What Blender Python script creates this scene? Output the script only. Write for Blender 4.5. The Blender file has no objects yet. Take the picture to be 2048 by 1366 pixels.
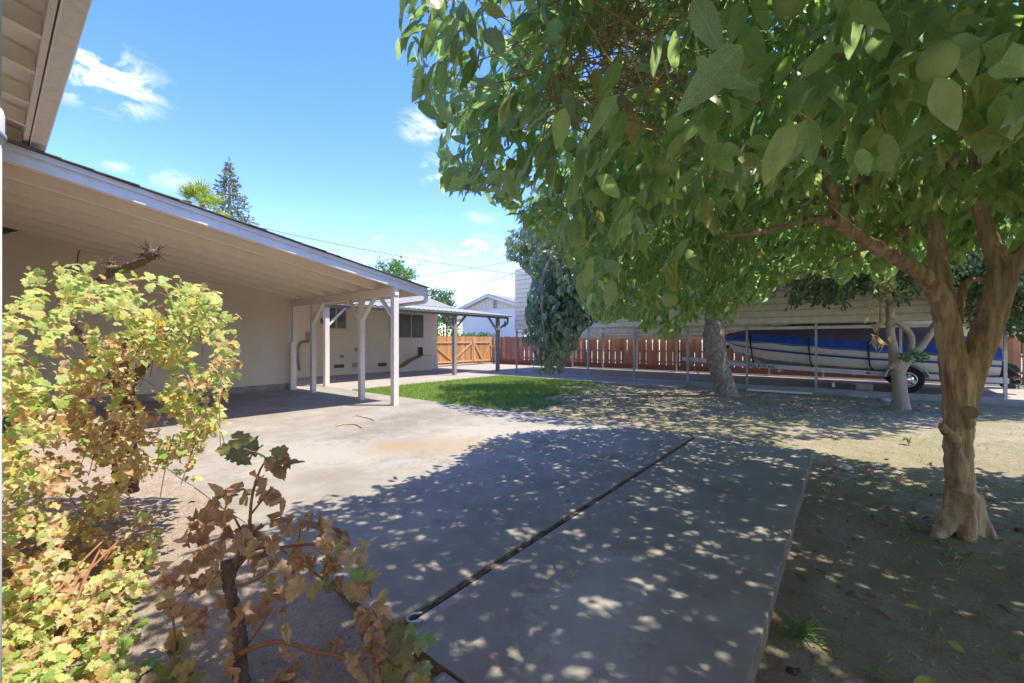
import bpy, bmesh, math, random
import numpy as np
from mathutils import Vector, Matrix
random.seed(7)
RNG = np.random.default_rng(11)
SC = bpy.context.scene
COL = SC.collection
R = math.radians

# ------------------------------------------------------------------ camera
CAM_H = 1.35
YAW = R(38.5)
FPX = 836.6                    # focal length in pixels of a 2048 px wide frame
cam_d = bpy.data.cameras.new('camera'); cam_d.sensor_width = 36.0
cam_d.lens = FPX / 2048 * 36.0; cam_d.clip_start = 0.05; cam_d.clip_end = 2000
cam = bpy.data.objects.new('camera', cam_d); COL.objects.link(cam)
cam.location = (0, 0, CAM_H); cam.rotation_euler = (R(90), 0, YAW)
SC.camera = cam
CS, SN = math.cos(YAW), math.sin(YAW)
def C2W(lat, dep, z):          # measured sideways / ahead of where the photographer stood
    return Vector((CS*lat - SN*dep, SN*lat + CS*dep, z))
def P(px, py, dep):
    return C2W((px-1024)/FPX*dep, dep, CAM_H - (py-684)/FPX*dep)
def G(px, py, z=0.0):
    dep = FPX*(CAM_H - z)/(py-684)
    return C2W((px-1024)/FPX*dep, dep, z)
def proj(p):
    lat = CS*p[:,0] + SN*p[:,1]; dep = -SN*p[:,0] + CS*p[:,1]
    d = np.where(np.abs(dep) < 1e-4, 1e-4, dep)
    return 1024 + FPX*lat/d, 684 - FPX*(p[:,2]-CAM_H)/d, dep
def inpoly(x, y, poly):
    r = np.zeros(len(x), bool); n = len(poly); j = n-1
    for i in range(n):
        xi, yi = poly[i]; xj, yj = poly[j]
        if yi != yj:
            r ^= ((yi > y) != (yj > y)) & (x < (xj-xi)*(y-yi)/(yj-yi) + xi)
        j = i
    return r

# ------------------------------------------------------------------ sun, sky, exposure
SUN = Vector((0.37, 0.28, 1.0)).normalized()
sun_d = bpy.data.lights.new('sun', 'SUN'); sun_d.energy = 2.0; sun_d.angle = R(0.55); sun_d.color = (1.0, 0.935, 0.835)
sun = bpy.data.objects.new('sun', sun_d); COL.objects.link(sun)
sun.rotation_euler = SUN.to_track_quat('Z', 'Y').to_euler()
SC.view_settings.view_transform = 'Standard'; SC.view_settings.look = 'None'
SC.view_settings.exposure = 2.12; SC.view_settings.gamma = 1.0; SC.view_settings.use_curve_mapping = False
SC.cycles.max_bounces = 10; SC.cycles.diffuse_bounces = 7; SC.cycles.transparent_max_bounces = 8
world = bpy.data.worlds.new('World'); SC.world = world; world.use_nodes = True
def sky_nodes():
    nt = world.node_tree; nd = nt.nodes; lk = nt.links; nd.clear()
    out = nd.new('ShaderNodeOutputWorld'); bg = nd.new('ShaderNodeBackground')
    lk.new(bg.outputs[0], out.inputs[0]); bg.inputs[1].default_value = 0.15
    sky = nd.new('ShaderNodeTexSky'); sky.sky_type = 'NISHITA'; sky.sun_disc = False
    sky.sun_elevation = math.asin(SUN.z); sky.sun_rotation = math.atan2(SUN.x, SUN.y)
    sky.air_density = 1.0; sky.dust_density = 0.25; sky.ozone_density = 1.0; sky.altitude = 100
    hs = nd.new('ShaderNodeHueSaturation'); hs.inputs['Saturation'].default_value = 1.33; hs.inputs['Value'].default_value = 0.76; hs.inputs['Hue'].default_value = 0.521
    lk.new(sky.outputs[0], hs.inputs['Color'])
    tc = nd.new('ShaderNodeTexCoord')
    def M(op, a, b=None, c=None):
        n = nd.new('ShaderNodeMath'); n.operation = op
        for i, v in enumerate((a, b, c)):
            if v is None: continue
            if isinstance(v, (int, float)): n.inputs[i].default_value = v
            else: lk.new(v, n.inputs[i])
        return n.outputs[0]
    def DOT(v):
        n = nd.new('ShaderNodeVectorMath'); n.operation = 'DOT_PRODUCT'
        lk.new(tc.outputs['Generated'], n.inputs[0]); n.inputs[1].default_value = v; return n.outputs['Value']
    mp = nd.new('ShaderNodeMapping'); mp.inputs['Scale'].default_value = (1, 1, 1.9)
    lk.new(tc.outputs['Generated'], mp.inputs[0])
    nz = nd.new('ShaderNodeTexNoise'); nz.inputs['Scale'].default_value = 15; nz.inputs['Detail'].default_value = 9
    nz.inputs['Roughness'].default_value = 0.62; nz.inputs['Distortion'].default_value = 0.5
    lk.new(mp.outputs[0], nz.inputs['Vector'])
    n2 = nd.new('ShaderNodeTexNoise'); n2.inputs['Scale'].default_value = 4.5; n2.inputs['Detail'].default_value = 8
    n2.inputs['Distortion'].default_value = 0.3
    lk.new(mp.outputs[0], n2.inputs['Vector'])
    dens = None
    for px, py, a, b, s in ((195,150,112,66,1.45), (262,185,66,40,.9), (855,255,62,32,.95), (880,345,40,36,.95), (930,493,82,24,1.25),
                            (340,358,64,22,.7), (240,335,26,13,.55), (640,468,60,15,.6), (835,520,50,12,.75), (745,473,26,10,.6),
                            (965,436,40,14,.5), (600,470,26,12,.6)):
        d = C2W(px-1024, FPX, 684-py).normalized()
        u = Vector((d.y, -d.x, 0)).normalized(); v = u.cross(d)
        k = 1/ (math.sqrt((px-1024)**2 + FPX**2 + (684-py)**2))
        du = M('DIVIDE', DOT(u), a*k); dv = M('DIVIDE', M('SUBTRACT', DOT(v), 0.0), b*k)
        front = M('GREATER_THAN', DOT(d), 0.5)
        rr = M('SQRT', M('ADD', M('MULTIPLY', du, du), M('MULTIPLY', dv, dv)))
        e = M('MULTIPLY', M('MULTIPLY', M('MAXIMUM', M('SUBTRACT', 1.25, rr), 0.0), s), front)
        dens = e if dens is None else M('MAXIMUM', dens, e)
    # the same small fair-weather clouds go on outside the frame
    rest = M('MULTIPLY', M('MAXIMUM', M('SUBTRACT', n2.outputs[0], 0.64), 0.0), 3.0)
    dens = M('MAXIMUM', dens, rest)
    f = M('MULTIPLY', dens, M('MULTIPLY', M('SUBTRACT', nz.outputs[0], 0.445), 6.5))
    f = M('MINIMUM', M('MAXIMUM', f, 0.0), 1.0)
    f = M('POWER', f, 1.15)
    mix = nd.new('ShaderNodeMix'); mix.data_type = 'RGBA'
    lk.new(M('MULTIPLY', f, 0.9), mix.inputs[0]); lk.new(hs.outputs[0], mix.inputs[6]); mix.inputs[7].default_value = (2.3, 2.35, 2.45, 1)
    lk.new(mix.outputs[2], bg.inputs[0])
sky_nodes()

# ------------------------------------------------------------------ materials
def mat(name, c1, c2=None, scale=4.0, rough=0.7, bump=0.0, bscale=60.0, c3=None, scale3=30.0, f3=0.5, thr=(0.35, 0.65), stretch=(1,1,1),
        metal=0.0, spec=0.4, rand=0.0, coord='Object', transl=0.0, detail=6):
    m = bpy.data.materials.new(name); m.use_nodes = True; nt = m.node_tree; nd = nt.nodes; lk = nt.links
    b = nd['Principled BSDF']; b.inputs['Roughness'].default_value = rough; b.inputs['Metallic'].default_value = metal
    b.inputs['Specular IOR Level'].default_value = spec
    tc = nd.new('ShaderNodeTexCoord'); mp = nd.new('ShaderNodeMapping'); mp.inputs['Scale'].default_value = stretch
    lk.new(tc.outputs[coord], mp.inputs[0])
    def noise(sc, det=detail):
        n = nd.new('ShaderNodeTexNoise'); n.inputs['Scale'].default_value = sc; n.inputs['Detail'].default_value = det
        n.inputs['Roughness'].default_value = 0.6
        lk.new(mp.outputs[0], n.inputs['Vector']); return n.outputs[0]
    def ramp(src, lo, hi):
        r = nd.new('ShaderNodeMapRange'); r.inputs[1].default_value = lo; r.inputs[2].default_value = hi
        lk.new(src, r.inputs[0]); return r.outputs[0]
    def mixc(f, a, c):
        x = nd.new('ShaderNodeMix'); x.data_type = 'RGBA'
        if isinstance(f, float): x.inputs[0].default_value = f
        else: lk.new(f, x.inputs[0])
        for i, v in ((6, a), (7, c)):
            if isinstance(v, tuple): x.inputs[i].default_value = (*v, 1)
            else: lk.new(v, x.inputs[i])
        return x.outputs[2]
    col = mixc(ramp(noise(scale), *thr), c1, c2 or c1)
    if c3:
        x = nd.new('ShaderNodeMath'); x.operation = 'MULTIPLY'; lk.new(ramp(noise(scale3), 0.45, 0.7), x.inputs[0]); x.inputs[1].default_value = f3
        col = mixc(x.outputs[0], col, c3)
    if rand:
        oi = nd.new('ShaderNodeObjectInfo'); gi = nd.new('ShaderNodeNewGeometry')
        a = nd.new('ShaderNodeMath'); a.operation = 'ADD'; lk.new(oi.outputs['Random'], a.inputs[0]); lk.new(gi.outputs['Random Per Island'], a.inputs[1])
        fr = nd.new('ShaderNodeMath'); fr.operation = 'FRACT'; lk.new(a.outputs[0], fr.inputs[0])
        mr = nd.new('ShaderNodeMapRange'); mr.inputs[3].default_value = 1-rand; mr.inputs[4].default_value = 1+rand; lk.new(fr.outputs[0], mr.inputs[0])
        hv = nd.new('ShaderNodeHueSaturation'); lk.new(mr.outputs[0], hv.inputs['Value']); lk.new(col, hv.inputs['Color']); col = hv.outputs[0]
    lk.new(col, b.inputs['Base Color'])
    if bump:
        bp = nd.new('ShaderNodeBump'); bp.inputs['Strength'].default_value = bump; bp.inputs['Distance'].default_value = 0.01
        lk.new(noise(bscale, 5), bp.inputs['Height']); lk.new(bp.outputs[0], b.inputs['Normal'])
    m['col'] = 1
    return m

def leaf_mat(name, stops, dust=None, fdust=0.0, transl=0.25, rough=0.42, vein=0.25, spec=0.35, gloss_var=True, vscale=9):
    """leaf colour per leaf (island / object random) from a ramp, pale midrib and side veins along the uv map, dusty film, translucency"""
    m = bpy.data.materials.new(name); m.use_nodes = True; nt = m.node_tree; nd = nt.nodes; lk = nt.links
    b = nd['Principled BSDF']; out = nd['Material Output']; b.inputs['Roughness'].default_value = rough
    b.inputs['Specular IOR Level'].default_value = spec
    oi = nd.new('ShaderNodeObjectInfo'); gi = nd.new('ShaderNodeNewGeometry')
    a = nd.new('ShaderNodeMath'); a.operation = 'ADD'; lk.new(oi.outputs['Random'], a.inputs[0]); lk.new(gi.outputs['Random Per Island'], a.inputs[1])
    fr = nd.new('ShaderNodeMath'); fr.operation = 'FRACT'; lk.new(a.outputs[0], fr.inputs[0])
    cr = nd.new('ShaderNodeValToRGB'); el = cr.color_ramp.elements
    while len(el) < len(stops): el.new(0.5)
    for e, (p, c) in zip(el, stops): e.position = p; e.color = (*c, 1)
    lk.new(fr.outputs[0], cr.inputs[0]); col = cr.outputs[0]
    uv = nd.new('ShaderNodeUVMap'); sp = nd.new('ShaderNodeSeparateXYZ'); lk.new(uv.outputs[0], sp.inputs[0])
    def M(op, x, y=None):
        n = nd.new('ShaderNodeMath'); n.operation = op
        for i, v in enumerate((x, y)):
            if v is None: continue
            if isinstance(v, (int, float)): n.inputs[i].default_value = v
            else: lk.new(v, n.inputs[i])
        return n.outputs[0]
    au = M('ABSOLUTE', M('SUBTRACT', sp.outputs[0], 0.5))
    mid = M('LESS_THAN', au, 0.022)
    side = M('LESS_THAN', M('FRACT', M('ADD', M('MULTIPLY', sp.outputs[1], vscale), M('MULTIPLY', au, -vscale*0.55))), 0.10)
    vf = M('MULTIPLY', M('MAXIMUM', mid, M('MULTIPLY', side, 0.4)), vein)
    def mixc(f, x, y):
        n = nd.new('ShaderNodeMix'); n.data_type = 'RGBA'; lk.new(f, n.inputs[0])
        for i, v in ((6, x), (7, y)):
            if isinstance(v, tuple): n.inputs[i].default_value = (*v, 1)
            else: lk.new(v, n.inputs[i])
        return n.outputs[2]
    tc = nd.new('ShaderNodeTexCoord')
    nz = nd.new('ShaderNodeTexNoise'); nz.inputs['Scale'].default_value = 55; nz.inputs['Detail'].default_value = 5; lk.new(gi.outputs['Position'], nz.inputs['Vector'])
    hs = nd.new('ShaderNodeHueSaturation'); mr = nd.new('ShaderNodeMapRange'); mr.inputs[1].default_value = .3; mr.inputs[2].default_value = .7
    mr.inputs[3].default_value = 0.82; mr.inputs[4].default_value = 1.18; lk.new(nz.outputs[0], mr.inputs[0]); lk.new(mr.outputs[0], hs.inputs['Value']); lk.new(col, hs.inputs['Color'])
    col = mixc(vf, hs.outputs[0], (0.30, 0.34, 0.14))
    if dust:
        n2 = nd.new('ShaderNodeTexNoise'); n2.inputs['Scale'].default_value = 420; n2.inputs['Detail'].default_value = 3; lk.new(gi.outputs['Position'], n2.inputs['Vector'])
        r2 = nd.new('ShaderNodeMapRange'); r2.inputs[1].default_value = .2; r2.inputs[2].default_value = .8; r2.inputs[4].default_value = fdust; lk.new(n2.outputs[0], r2.inputs[0])
        frs = M('FRACT', M('MULTIPLY', fr.outputs[0], 7.31))
        col = mixc(M('MULTIPLY', r2.outputs[0], M('ADD', frs, 0.35)), col, dust)
    lk.new(col, b.inputs['Base Color'])
    tr = nd.new('ShaderNodeBsdfTranslucent'); tcv = nd.new('ShaderNodeHueSaturation'); tcv.inputs['Saturation'].default_value = 1.15; tcv.inputs['Value'].default_value = 2.3
    lk.new(col, tcv.inputs['Color']); lk.new(tcv.outputs[0], tr.inputs[0])
    mx = nd.new('ShaderNodeMixShader'); mx.inputs[0].default_value = transl
    lk.new(b.outputs[0], mx.inputs[1]); lk.new(tr.outputs[0], mx.inputs[2]); lk.new(mx.outputs[0], out.inputs[0])
    bp = nd.new('ShaderNodeBump'); bp.inputs['Strength'].default_value = 0.35; bp.inputs['Distance'].default_value = 0.002
    lk.new(M('ADD', M('MULTIPLY', vf, -3.0), nz.outputs[0]), bp.inputs['Height']); lk.new(bp.outputs[0], b.inputs['Normal'])
    return m

# ------------------------------------------------------------------ mesh helpers
class MB:
    """collects simple solids and links them as ONE mesh object"""
    def __init__(s): s.v = []; s.f = []; s.mi = []
    def add(s, vs, fs, mi=0):
        n = len(s.v); s.v += [tuple(x) for x in vs]; s.f += [tuple(i+n for i in f) for f in fs]; s.mi += [mi]*len(fs); return s
    def box(s, x0, x1, y0, y1, z0, z1, mi=0):
        vs = [(x0,y0,z0),(x1,y0,z0),(x1,y1,z0),(x0,y1,z0),(x0,y0,z1),(x1,y0,z1),(x1,y1,z1),(x0,y1,z1)]
        return s.add(vs, [(0,3,2,1),(4,5,6,7),(0,1,5,4),(1,2,6,5),(2,3,7,6),(3,0,4,7)], mi)
    def bar(s, a, b, w, h, up=(0,0,1), mi=0):
        """box from a to b, w wide sideways, h along up"""
        a, b = Vector(a), Vector(b); d = (b-a).normalized(); u = Vector(up); x = d.cross(u).normalized(); u = x.cross(d).normalized()
        vs = []
        for p in (a, b):
            for sx, su in ((-1,-1),(1,-1),(1,1),(-1,1)): vs.append(p + x*(sx*w/2) + u*(su*h/2))
        return s.add(vs, [(0,1,2,3),(7,6,5,4),(0,4,5,1),(1,5,6,2),(2,6,7,3),(3,7,4,0)], mi)
    def prism(s, pts, off, mi=0):
        """polygon pts (3d) swept by vector off"""
        n = len(pts); off = Vector(off); vs = [Vector(p) for p in pts] + [Vector(p)+off for p in pts]
        fs = [tuple(range(n))[::-1], tuple(range(n, 2*n))] + [(i, (i+1)%n, (i+1)%n+n, i+n) for i in range(n)]
        return s.add(vs, fs, mi)
    def tube(s, pts, rad, n=10, jitter=0.0, cap=True, mi=0, smooth=1):
        pts = [Vector(p) for p in pts]
        if isinstance(rad, (int, float)): rad = [rad]*len(pts)
        if smooth > 1 and len(pts) > 2:
            q, r = [], []
            for i in range(len(pts)-1):
                p0 = pts[max(i-1,0)]; p1 = pts[i]; p2 = pts[i+1]; p3 = pts[min(i+2, len(pts)-1)]
                for k in range(smooth):
                    t = k/smooth
                    q.append(0.5*((2*p1) + (p2-p0)*t + (2*p0-5*p1+4*p2-p3)*t*t + (3*p1-p0-3*p2+p3)*t**3)); r.append(rad[i]*(1-t)+rad[i+1]*t)
            q.append(pts[-1]); r.append(rad[-1]); pts, rad = q, r
        t0 = (pts[1]-pts[0]).normalized(); ref = Vector((0,0,1)) if abs(t0.z) < 0.9 else Vector((1,0,0)); x = t0.cross(ref).normalized()
        vs = []; m = len(pts)
        for i, p in enumerate(pts):
            t = (pts[min(i+1,m-1)] - pts[max(i-1,0)]).normalized(); x = (x - t*x.dot(t)).normalized(); y = t.cross(x)
            for k in range(n):
                a = 2*math.pi*k/n; rr = rad[i]*(1 + (random.uniform(-jitter, jitter) if jitter else 0))
                vs.append(p + x*(math.cos(a)*rr) + y*(math.sin(a)*rr))
        fs = [(i*n+k, i*n+(k+1)%n, (i+1)*n+(k+1)%n, (i+1)*n+k) for i in range(m-1) for k in range(n)]
        if cap: fs += [tuple(range(n))[::-1], tuple(range((m-1)*n, m*n))]
        return s.add(vs, fs, mi)
    def lathe(s, prof, c, axis, n=24, mi=0):
        """profile [(r, h)] turned about axis through c"""
        c = Vector(c); ax = Vector(axis).normalized(); ref = Vector((0,0,1)) if abs(ax.z) < 0.9 else Vector((1,0,0)); x = ax.cross(ref).normalized(); y = ax.cross(x)
        vs = [c + ax*h + x*(r*math.cos(2*math.pi*k/n)) + y*(r*math.sin(2*math.pi*k/n)) for r, h in prof for k in range(n)]
        m = len(prof); fs = [(i*n+k, i*n+(k+1)%n, (i+1)*n+(k+1)%n, (i+1)*n+k) for i in range(m-1) for k in range(n)]
        return s.add(vs, fs, mi)
    def mesh(s, name, mats, smooth=False, bevel=0):
        me = bpy.data.meshes.new(name); me.from_pydata(s.v, [], s.f)
        for m in (mats if isinstance(mats, (list, tuple)) else [mats]): me.materials.append(m)
        if any(s.mi): me.polygons.foreach_set('material_index', s.mi)
        if smooth: me.polygons.foreach_set('use_smooth', [True]*len(s.f))
        me.validate(); me.update(); return me
    def build(s, name, mats, parent=None, smooth=False, bevel=0.0):
        o = link(name, s.mesh(name, mats, smooth), parent)
        if bevel:
            b = o.modifiers.new('bevel', 'BEVEL'); b.width = bevel; b.segments = 2; b.limit_method = 'ANGLE'
        return o
def link(name, data, parent=None):
    o = bpy.data.objects.new(name, data); COL.objects.link(o)
    if parent is not None: o.parent = parent; o.matrix_parent_inverse = Matrix.Translation(-parent.location) if parent.parent is None and parent.type == 'EMPTY' else Matrix.Identity(4)
    return o
def tag(o, label=None, cat=None, group=None, kind=None):
    if label: o['label'] = label
    if cat: o['category'] = cat
    if group: o['group'] = group
    if kind: o['kind'] = kind
    return o
def thing(name, label, cat, loc=(0,0,0), group=None):
    """an Empty at the thing's base; its parts are modelled in world coordinates"""
    o = bpy.data.objects.new(name, None); COL.objects.link(o); o.location = loc; o.empty_display_size = 0.1
    return tag(o, label, cat, group)
def B(name, x0, x1, y0, y1, z0, z1, m, parent=None, bevel=0.0):
    return MB().box(x0,x1,y0,y1,z0,z1).build(name, m, parent, bevel=bevel)
def BAR(name, a, b, w, h, m, parent=None, up=(0,0,1), bevel=0.0):
    return MB().bar(a, b, w, h, up).build(name, m, parent, bevel=bevel)

def rot_from(d, n):
    """M x 3 x 3 rotations: local +Y along d, local +Z near n"""
    d = d/np.linalg.norm(d, axis=1, keepdims=True)
    x = np.cross(d, n); l = np.linalg.norm(x, axis=1, keepdims=True); x = np.where(l < 1e-5, np.array([[1.,0,0]]), x/np.maximum(l, 1e-5))
    z = np.cross(x, d)
    return np.stack([x, d, z], axis=2)
def blade_template(nl=4, fold=0.25, curl=0.12, width=0.42, twist=0.0, wave=0.0, skew=0.0):
    """a leaf blade along +Y, unit length: rows of left / mid / right"""
    vs, uv = [], []
    for i in range(nl+1):
        t = i/nl
        w = width*(math.sin(math.pi*t**0.82)**0.75 if 0 < t < 1 else 0)*0.5
        if i == 0: w = 0.012
        if i == nl: w = 0.004
        z = -curl*t*t; 
        for sgn in (-1, 0, 1):
            tw = twist*t; zz = abs(sgn)*w*fold + wave*w*math.sin(9*t+sgn); vs.append((sgn*w*math.cos(tw) + skew*t*t, t, z + zz + sgn*w*math.sin(tw))); uv.append((0.5+0.5*sgn*(w/(width*.5) if width else 0), t))
    fs = []
    for i in range(nl):
        a = i*3
        fs += [(a, a+1, a+4, a+3), (a+1, a+2, a+5, a+4)]
    return np.array(vs, float), fs, np.array(uv, float)
def grape_template(cup=0.16, wav=0.05, seed=0, teeth=True):
    """a five-lobed vine leaf, unit length, stalk end at the origin"""
    rn = random.Random(seed)
    out = [(-.02,0.0),(-.20,-.10),(-.36,-.06),(-.40,.10),(-.50,.22),(-.46,.42),(-.30,.44),(-.34,.66),(-.20,.74),(-.10,.88),(0,1.0),
           (.10,.86),(.20,.74),(.35,.67),(.30,.45),(.47,.40),(.50,.20),(.40,.08),(.35,-.07),(.19,-.11),(.02,0.0)]
    pts = []
    for i, (x, y) in enumerate(out):
        pts.append((x, y))
        if teeth and 0 < i < len(out)-2:
            x2, y2 = out[i+1]; mx, my = (x+x2)/2, (y+y2)/2; cx, cy = 0, .38
            k = 1.09 if i % 2 else 0.93
            pts.append((cx+(mx-cx)*k, cy+(my-cy)*k))
    vs = [(0, .36, 0)]; uv = [(.5, .4)]
    for x, y in pts:
        r2 = x*x + (y-.36)**2
        vs.append((x, y, -cup*r2*2.2 + rn.uniform(-wav, wav))); uv.append((.5+x, max(0, min(1, y))))
    inner = []
    fs = [(0, i, i+1) for i in range(1, len(pts))]
    return np.array(vs, float), fs, np.array(uv, float)
def curl_leaf(tpl, k):
    """roll a blade about its length: a dry, curled leaf"""
    v, f, uv = tpl; v = v.copy()
    a = v[:,0]*k; v2 = v.copy(); v2[:,0] = np.sin(a)/k; v2[:,2] = v[:,2] + (1-np.cos(a))/k
    b = (v2[:,1]-.4)*k*0.45; r = 1/(k*.45); z0 = v2[:,2].copy(); v2[:,1] = .4 + np.sin(b)*(r - z0*0.5); v2[:,2] = z0 - (1-np.cos(b))*r
    return v2, f, uv
def scatter(name, tpls, pos, rot, scl, m, parent=None, kind=None, which=None, smooth=True):
    """one mesh holding a leaf per row of pos"""
    if which is None: which = RNG.integers(0, len(tpls), len(pos))
    V, L, LS, UV = [], [], [], []; off = 0
    for k, (tv, tf, tuv) in enumerate(tpls):
        ix = np.where(which == k)[0]
        if not len(ix): continue
        w = np.einsum('mij,nj->mni', rot[ix], tv)*scl[ix][:,None,None] + pos[ix][:,None,:]
        n = len(tv); V.append(w.reshape(-1,3))
        idx = np.concatenate([np.array(f) for f in tf]); ln = np.array([len(f) for f in tf])
        L.append((idx[None,:] + (np.arange(len(ix))*n)[:,None] + off).ravel()); LS.append(np.tile(ln, len(ix)))
        UV.append(np.tile(tuv[idx], (len(ix),1))); off += n*len(ix)
    V = np.concatenate(V); L = np.concatenate(L); LS = np.concatenate(LS); UV = np.concatenate(UV)
    me = bpy.data.meshes.new(name); me.vertices.add(len(V)); me.vertices.foreach_set('co', V.ravel().astype(np.float32))
    me.loops.add(len(L)); me.loops.foreach_set('vertex_index', L.astype(np.int32))
    me.polygons.add(len(LS)); me.polygons.foreach_set('loop_start', np.concatenate([[0], np.cumsum(LS)[:-1]]).astype(np.int32))
    me.polygons.foreach_set('loop_total', LS.astype(np.int32))
    u = me.uv_layers.new(name='UVMap'); u.data.foreach_set('uv', UV.ravel().astype(np.float32))
    me.polygons.foreach_set('use_smooth', np.ones(len(LS), bool) if smooth else np.zeros(len(LS), bool))
    me.materials.append(m); me.update(calc_edges=True)
    o = link(name, me, parent)
    if kind: o['kind'] = kind
    return o
def tpl_mesh(name, tpl, m):
    v, f, uv = tpl; me = bpy.data.meshes.new(name); me.from_pydata(v.tolist(), [], f)
    u = me.uv_layers.new(name='UVMap'); idx = np.concatenate([np.array(x) for x in f]); u.data.foreach_set('uv', uv[idx].ravel().astype(np.float32))
    me.polygons.foreach_set('use_smooth', [True]*len(f)); me.materials.append(m); me.update(); return me
def visible_pick(pos, scl, n, cell=14, lim=2600):
    """indices of the n leaves that show largest in the photograph's frame"""
    px, py, dep = proj(pos); ok = np.where((dep > .3) & (px > -20) & (px < 2068) & (py > -20) & (py < 1386))[0]
    ok = ok[np.argsort(dep[ok])][:lim]; grid = {}; sc = []
    for i in ok:
        r = scl[i]/dep[i]*FPX*0.28; cx, cy = px[i], py[i]; k = max(1, int(r/cell)); free = 0
        for a in range(-k, k+1):
            for b in range(-k, k+1):
                key = (int((cx+a*cell)//cell), int((cy+b*cell)//cell))
                if key not in grid: free += 1
                grid[key] = grid.get(key, 0) + 1
        sc.append(free/(2*k+1)**2 * r*r)
    o = np.argsort(-np.array(sc))[:n]; return ok[o]
def leaves(parent, tpls, pos, rot, scl, m, n_single=300, rest='foliage', name='leaf', lim=2600):
    """the leaves that show largest one by one, the others as one mass"""
    which = RNG.integers(0, len(tpls), len(pos)); ms = [tpl_mesh(name, t, m) for t in tpls]
    pick = visible_pick(pos, scl, n_single, lim=lim) if n_single else np.array([], int)
    for i in pick:
        o = link(name, ms[which[i]], parent)
        mw = Matrix(np.vstack([np.hstack([rot[i]*scl[i], pos[i][:,None]]), [0,0,0,1]]).tolist())
        o.matrix_parent_inverse = Matrix.Identity(4); o.matrix_basis = Matrix.Translation(-parent.location) @ mw
    keep = np.ones(len(pos), bool); keep[pick] = False
    if keep.any(): scatter(rest, tpls, pos[keep], rot[keep], scl[keep], m, parent, 'stuff', which[keep])
def unit(v): return v/np.maximum(np.linalg.norm(v, axis=-1, keepdims=True), 1e-6)
def WX(px, py, X):             # the point of the plane x = X seen at a photo position
    r = (px-1024)/FPX; Y = -X*(CS + SN*r)/(SN - CS*r); dep = -SN*X + CS*Y
    return Vector((X, Y, CAM_H - (py-684)/FPX*dep))
def WY(px, py, Y):             # the same for a plane y = Y
    r = (px-1024)/FPX; X = -Y*(SN - CS*r)/(CS + SN*r); dep = -SN*X + CS*Y
    return Vector((X, Y, CAM_H - (py-684)/FPX*dep))
def vnoise(x, y, scale, seed, octv=4):
    rg = np.random.default_rng(seed); T = rg.random((256,256)); out = 0; amp = 1; tot = 0
    for o in range(octv):
        u, v = x*scale*2**o, y*scale*2**o; i, j = np.floor(u).astype(int), np.floor(v).astype(int); fu, fv = u-i, v-j
        fu = fu*fu*(3-2*fu); fv = fv*fv*(3-2*fv); g = lambda a, b: T[(i+a) % 256, (j+b) % 256]
        out = out + amp*((g(0,0)*(1-fu)+g(1,0)*fu)*(1-fv) + (g(0,1)*(1-fu)+g(1,1)*fu)*fv); tot += amp; amp *= .5
    return out/tot - .5

# ---- materials of the setting
M_STUCCO = mat('stucco', (.72,.62,.51), (.76,.66,.55), 1.3, .9, .5, 170, (.66,.565,.465), 9, .35, spec=.15)
M_FOUND = mat('foundation_plaster', (.40,.35,.30), (.30,.26,.22), 3.5, .9, .5, 120, (.20,.17,.14), 6, .5, spec=.15)
M_PAINT = mat('painted_wood', (.74,.68,.61), (.70,.64,.57), 3, .65, .25, 60, (.40,.35,.31), 14, .25, stretch=(1,1,1), spec=.3)
M_SOFFIT = mat('painted_rafters', (.79,.70,.60), (.76,.67,.57), 2.5, .75, .25, 50, (.64,.55,.46), 11, .3, spec=.25)
M_DECK = mat('shade_toned_deck', (.70,.615,.52), (.65,.57,.475), 2.5, .8, .25, 50, (.46,.38,.30), 11, .35, spec=.2)  # toned darker than the rafters: the shade between them put into the colour
M_FASCIA = mat('fascia_paint', (.68,.66,.65), (.63,.61,.60), 2.5, .6, .2, 45, (.44,.41,.39), 12, .25, spec=.3)
M_GUTTER = mat('gutter_paint', (.72,.645,.56), (.68,.60,.52), 3, .5, .1, 40, (.40,.33,.28), 14, .35, spec=.35)
M_WHITE = mat('white_paint', (.72,.71,.70), (.66,.65,.63), 3, .5, .1, 50, (.5,.47,.42), 20, .2)
M_SHINGLE = mat('asphalt_shingle', (.13,.115,.105), (.19,.17,.145), 9, .95, .8, 240, (.07,.06,.055), 30, .5, rand=.22, spec=.1)
M_SHINGLE2 = mat('far_shingle', (.22,.205,.19), (.30,.28,.26), 5, .95, .6, 60, (.15,.135,.12), 8, .5, stretch=(2.5,1,2.5), spec=.1)
M_GREYWOOD = mat('weathered_post', (.27,.235,.215), (.34,.30,.275), 5, .85, .4, 40, (.18,.15,.13), 14, .4, stretch=(3,3,.5))
M_TIN = mat('corrugated_tin', (.70,.70,.70), (.58,.57,.56), 2, .35, .05, 30, (.42,.33,.27), 7, .3, metal=.35)
M_GALV = mat('galvanised_pipe', (.46,.47,.47), (.38,.38,.38), 9, .42, .08, 60, (.30,.26,.23), 12, .3, metal=.55)
M_SIDING = mat('beige_sheet_metal', (.78,.69,.53), (.72,.635,.485), 2.2, .5, .05, 30, (.33,.26,.19), 7, .3, metal=.1)
M_CEDAR = mat('new_cedar', (.42,.20,.065), (.52,.27,.10), 4, .8, .35, 40, (.30,.13,.045), 12, .45, stretch=(4,4,.5), rand=.22)
M_CEDARF = mat('gate_frame_wood', (.55,.33,.16), (.48,.27,.12), 5, .8, .3, 40, stretch=(3,3,.7), rand=.12)
M_REDWOOD = mat('old_redwood', (.27,.115,.068), (.36,.18,.11), 4, .85, .4, 40, (.33,.22,.17), 9, .45, stretch=(4,4,.45), rand=.32)
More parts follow.
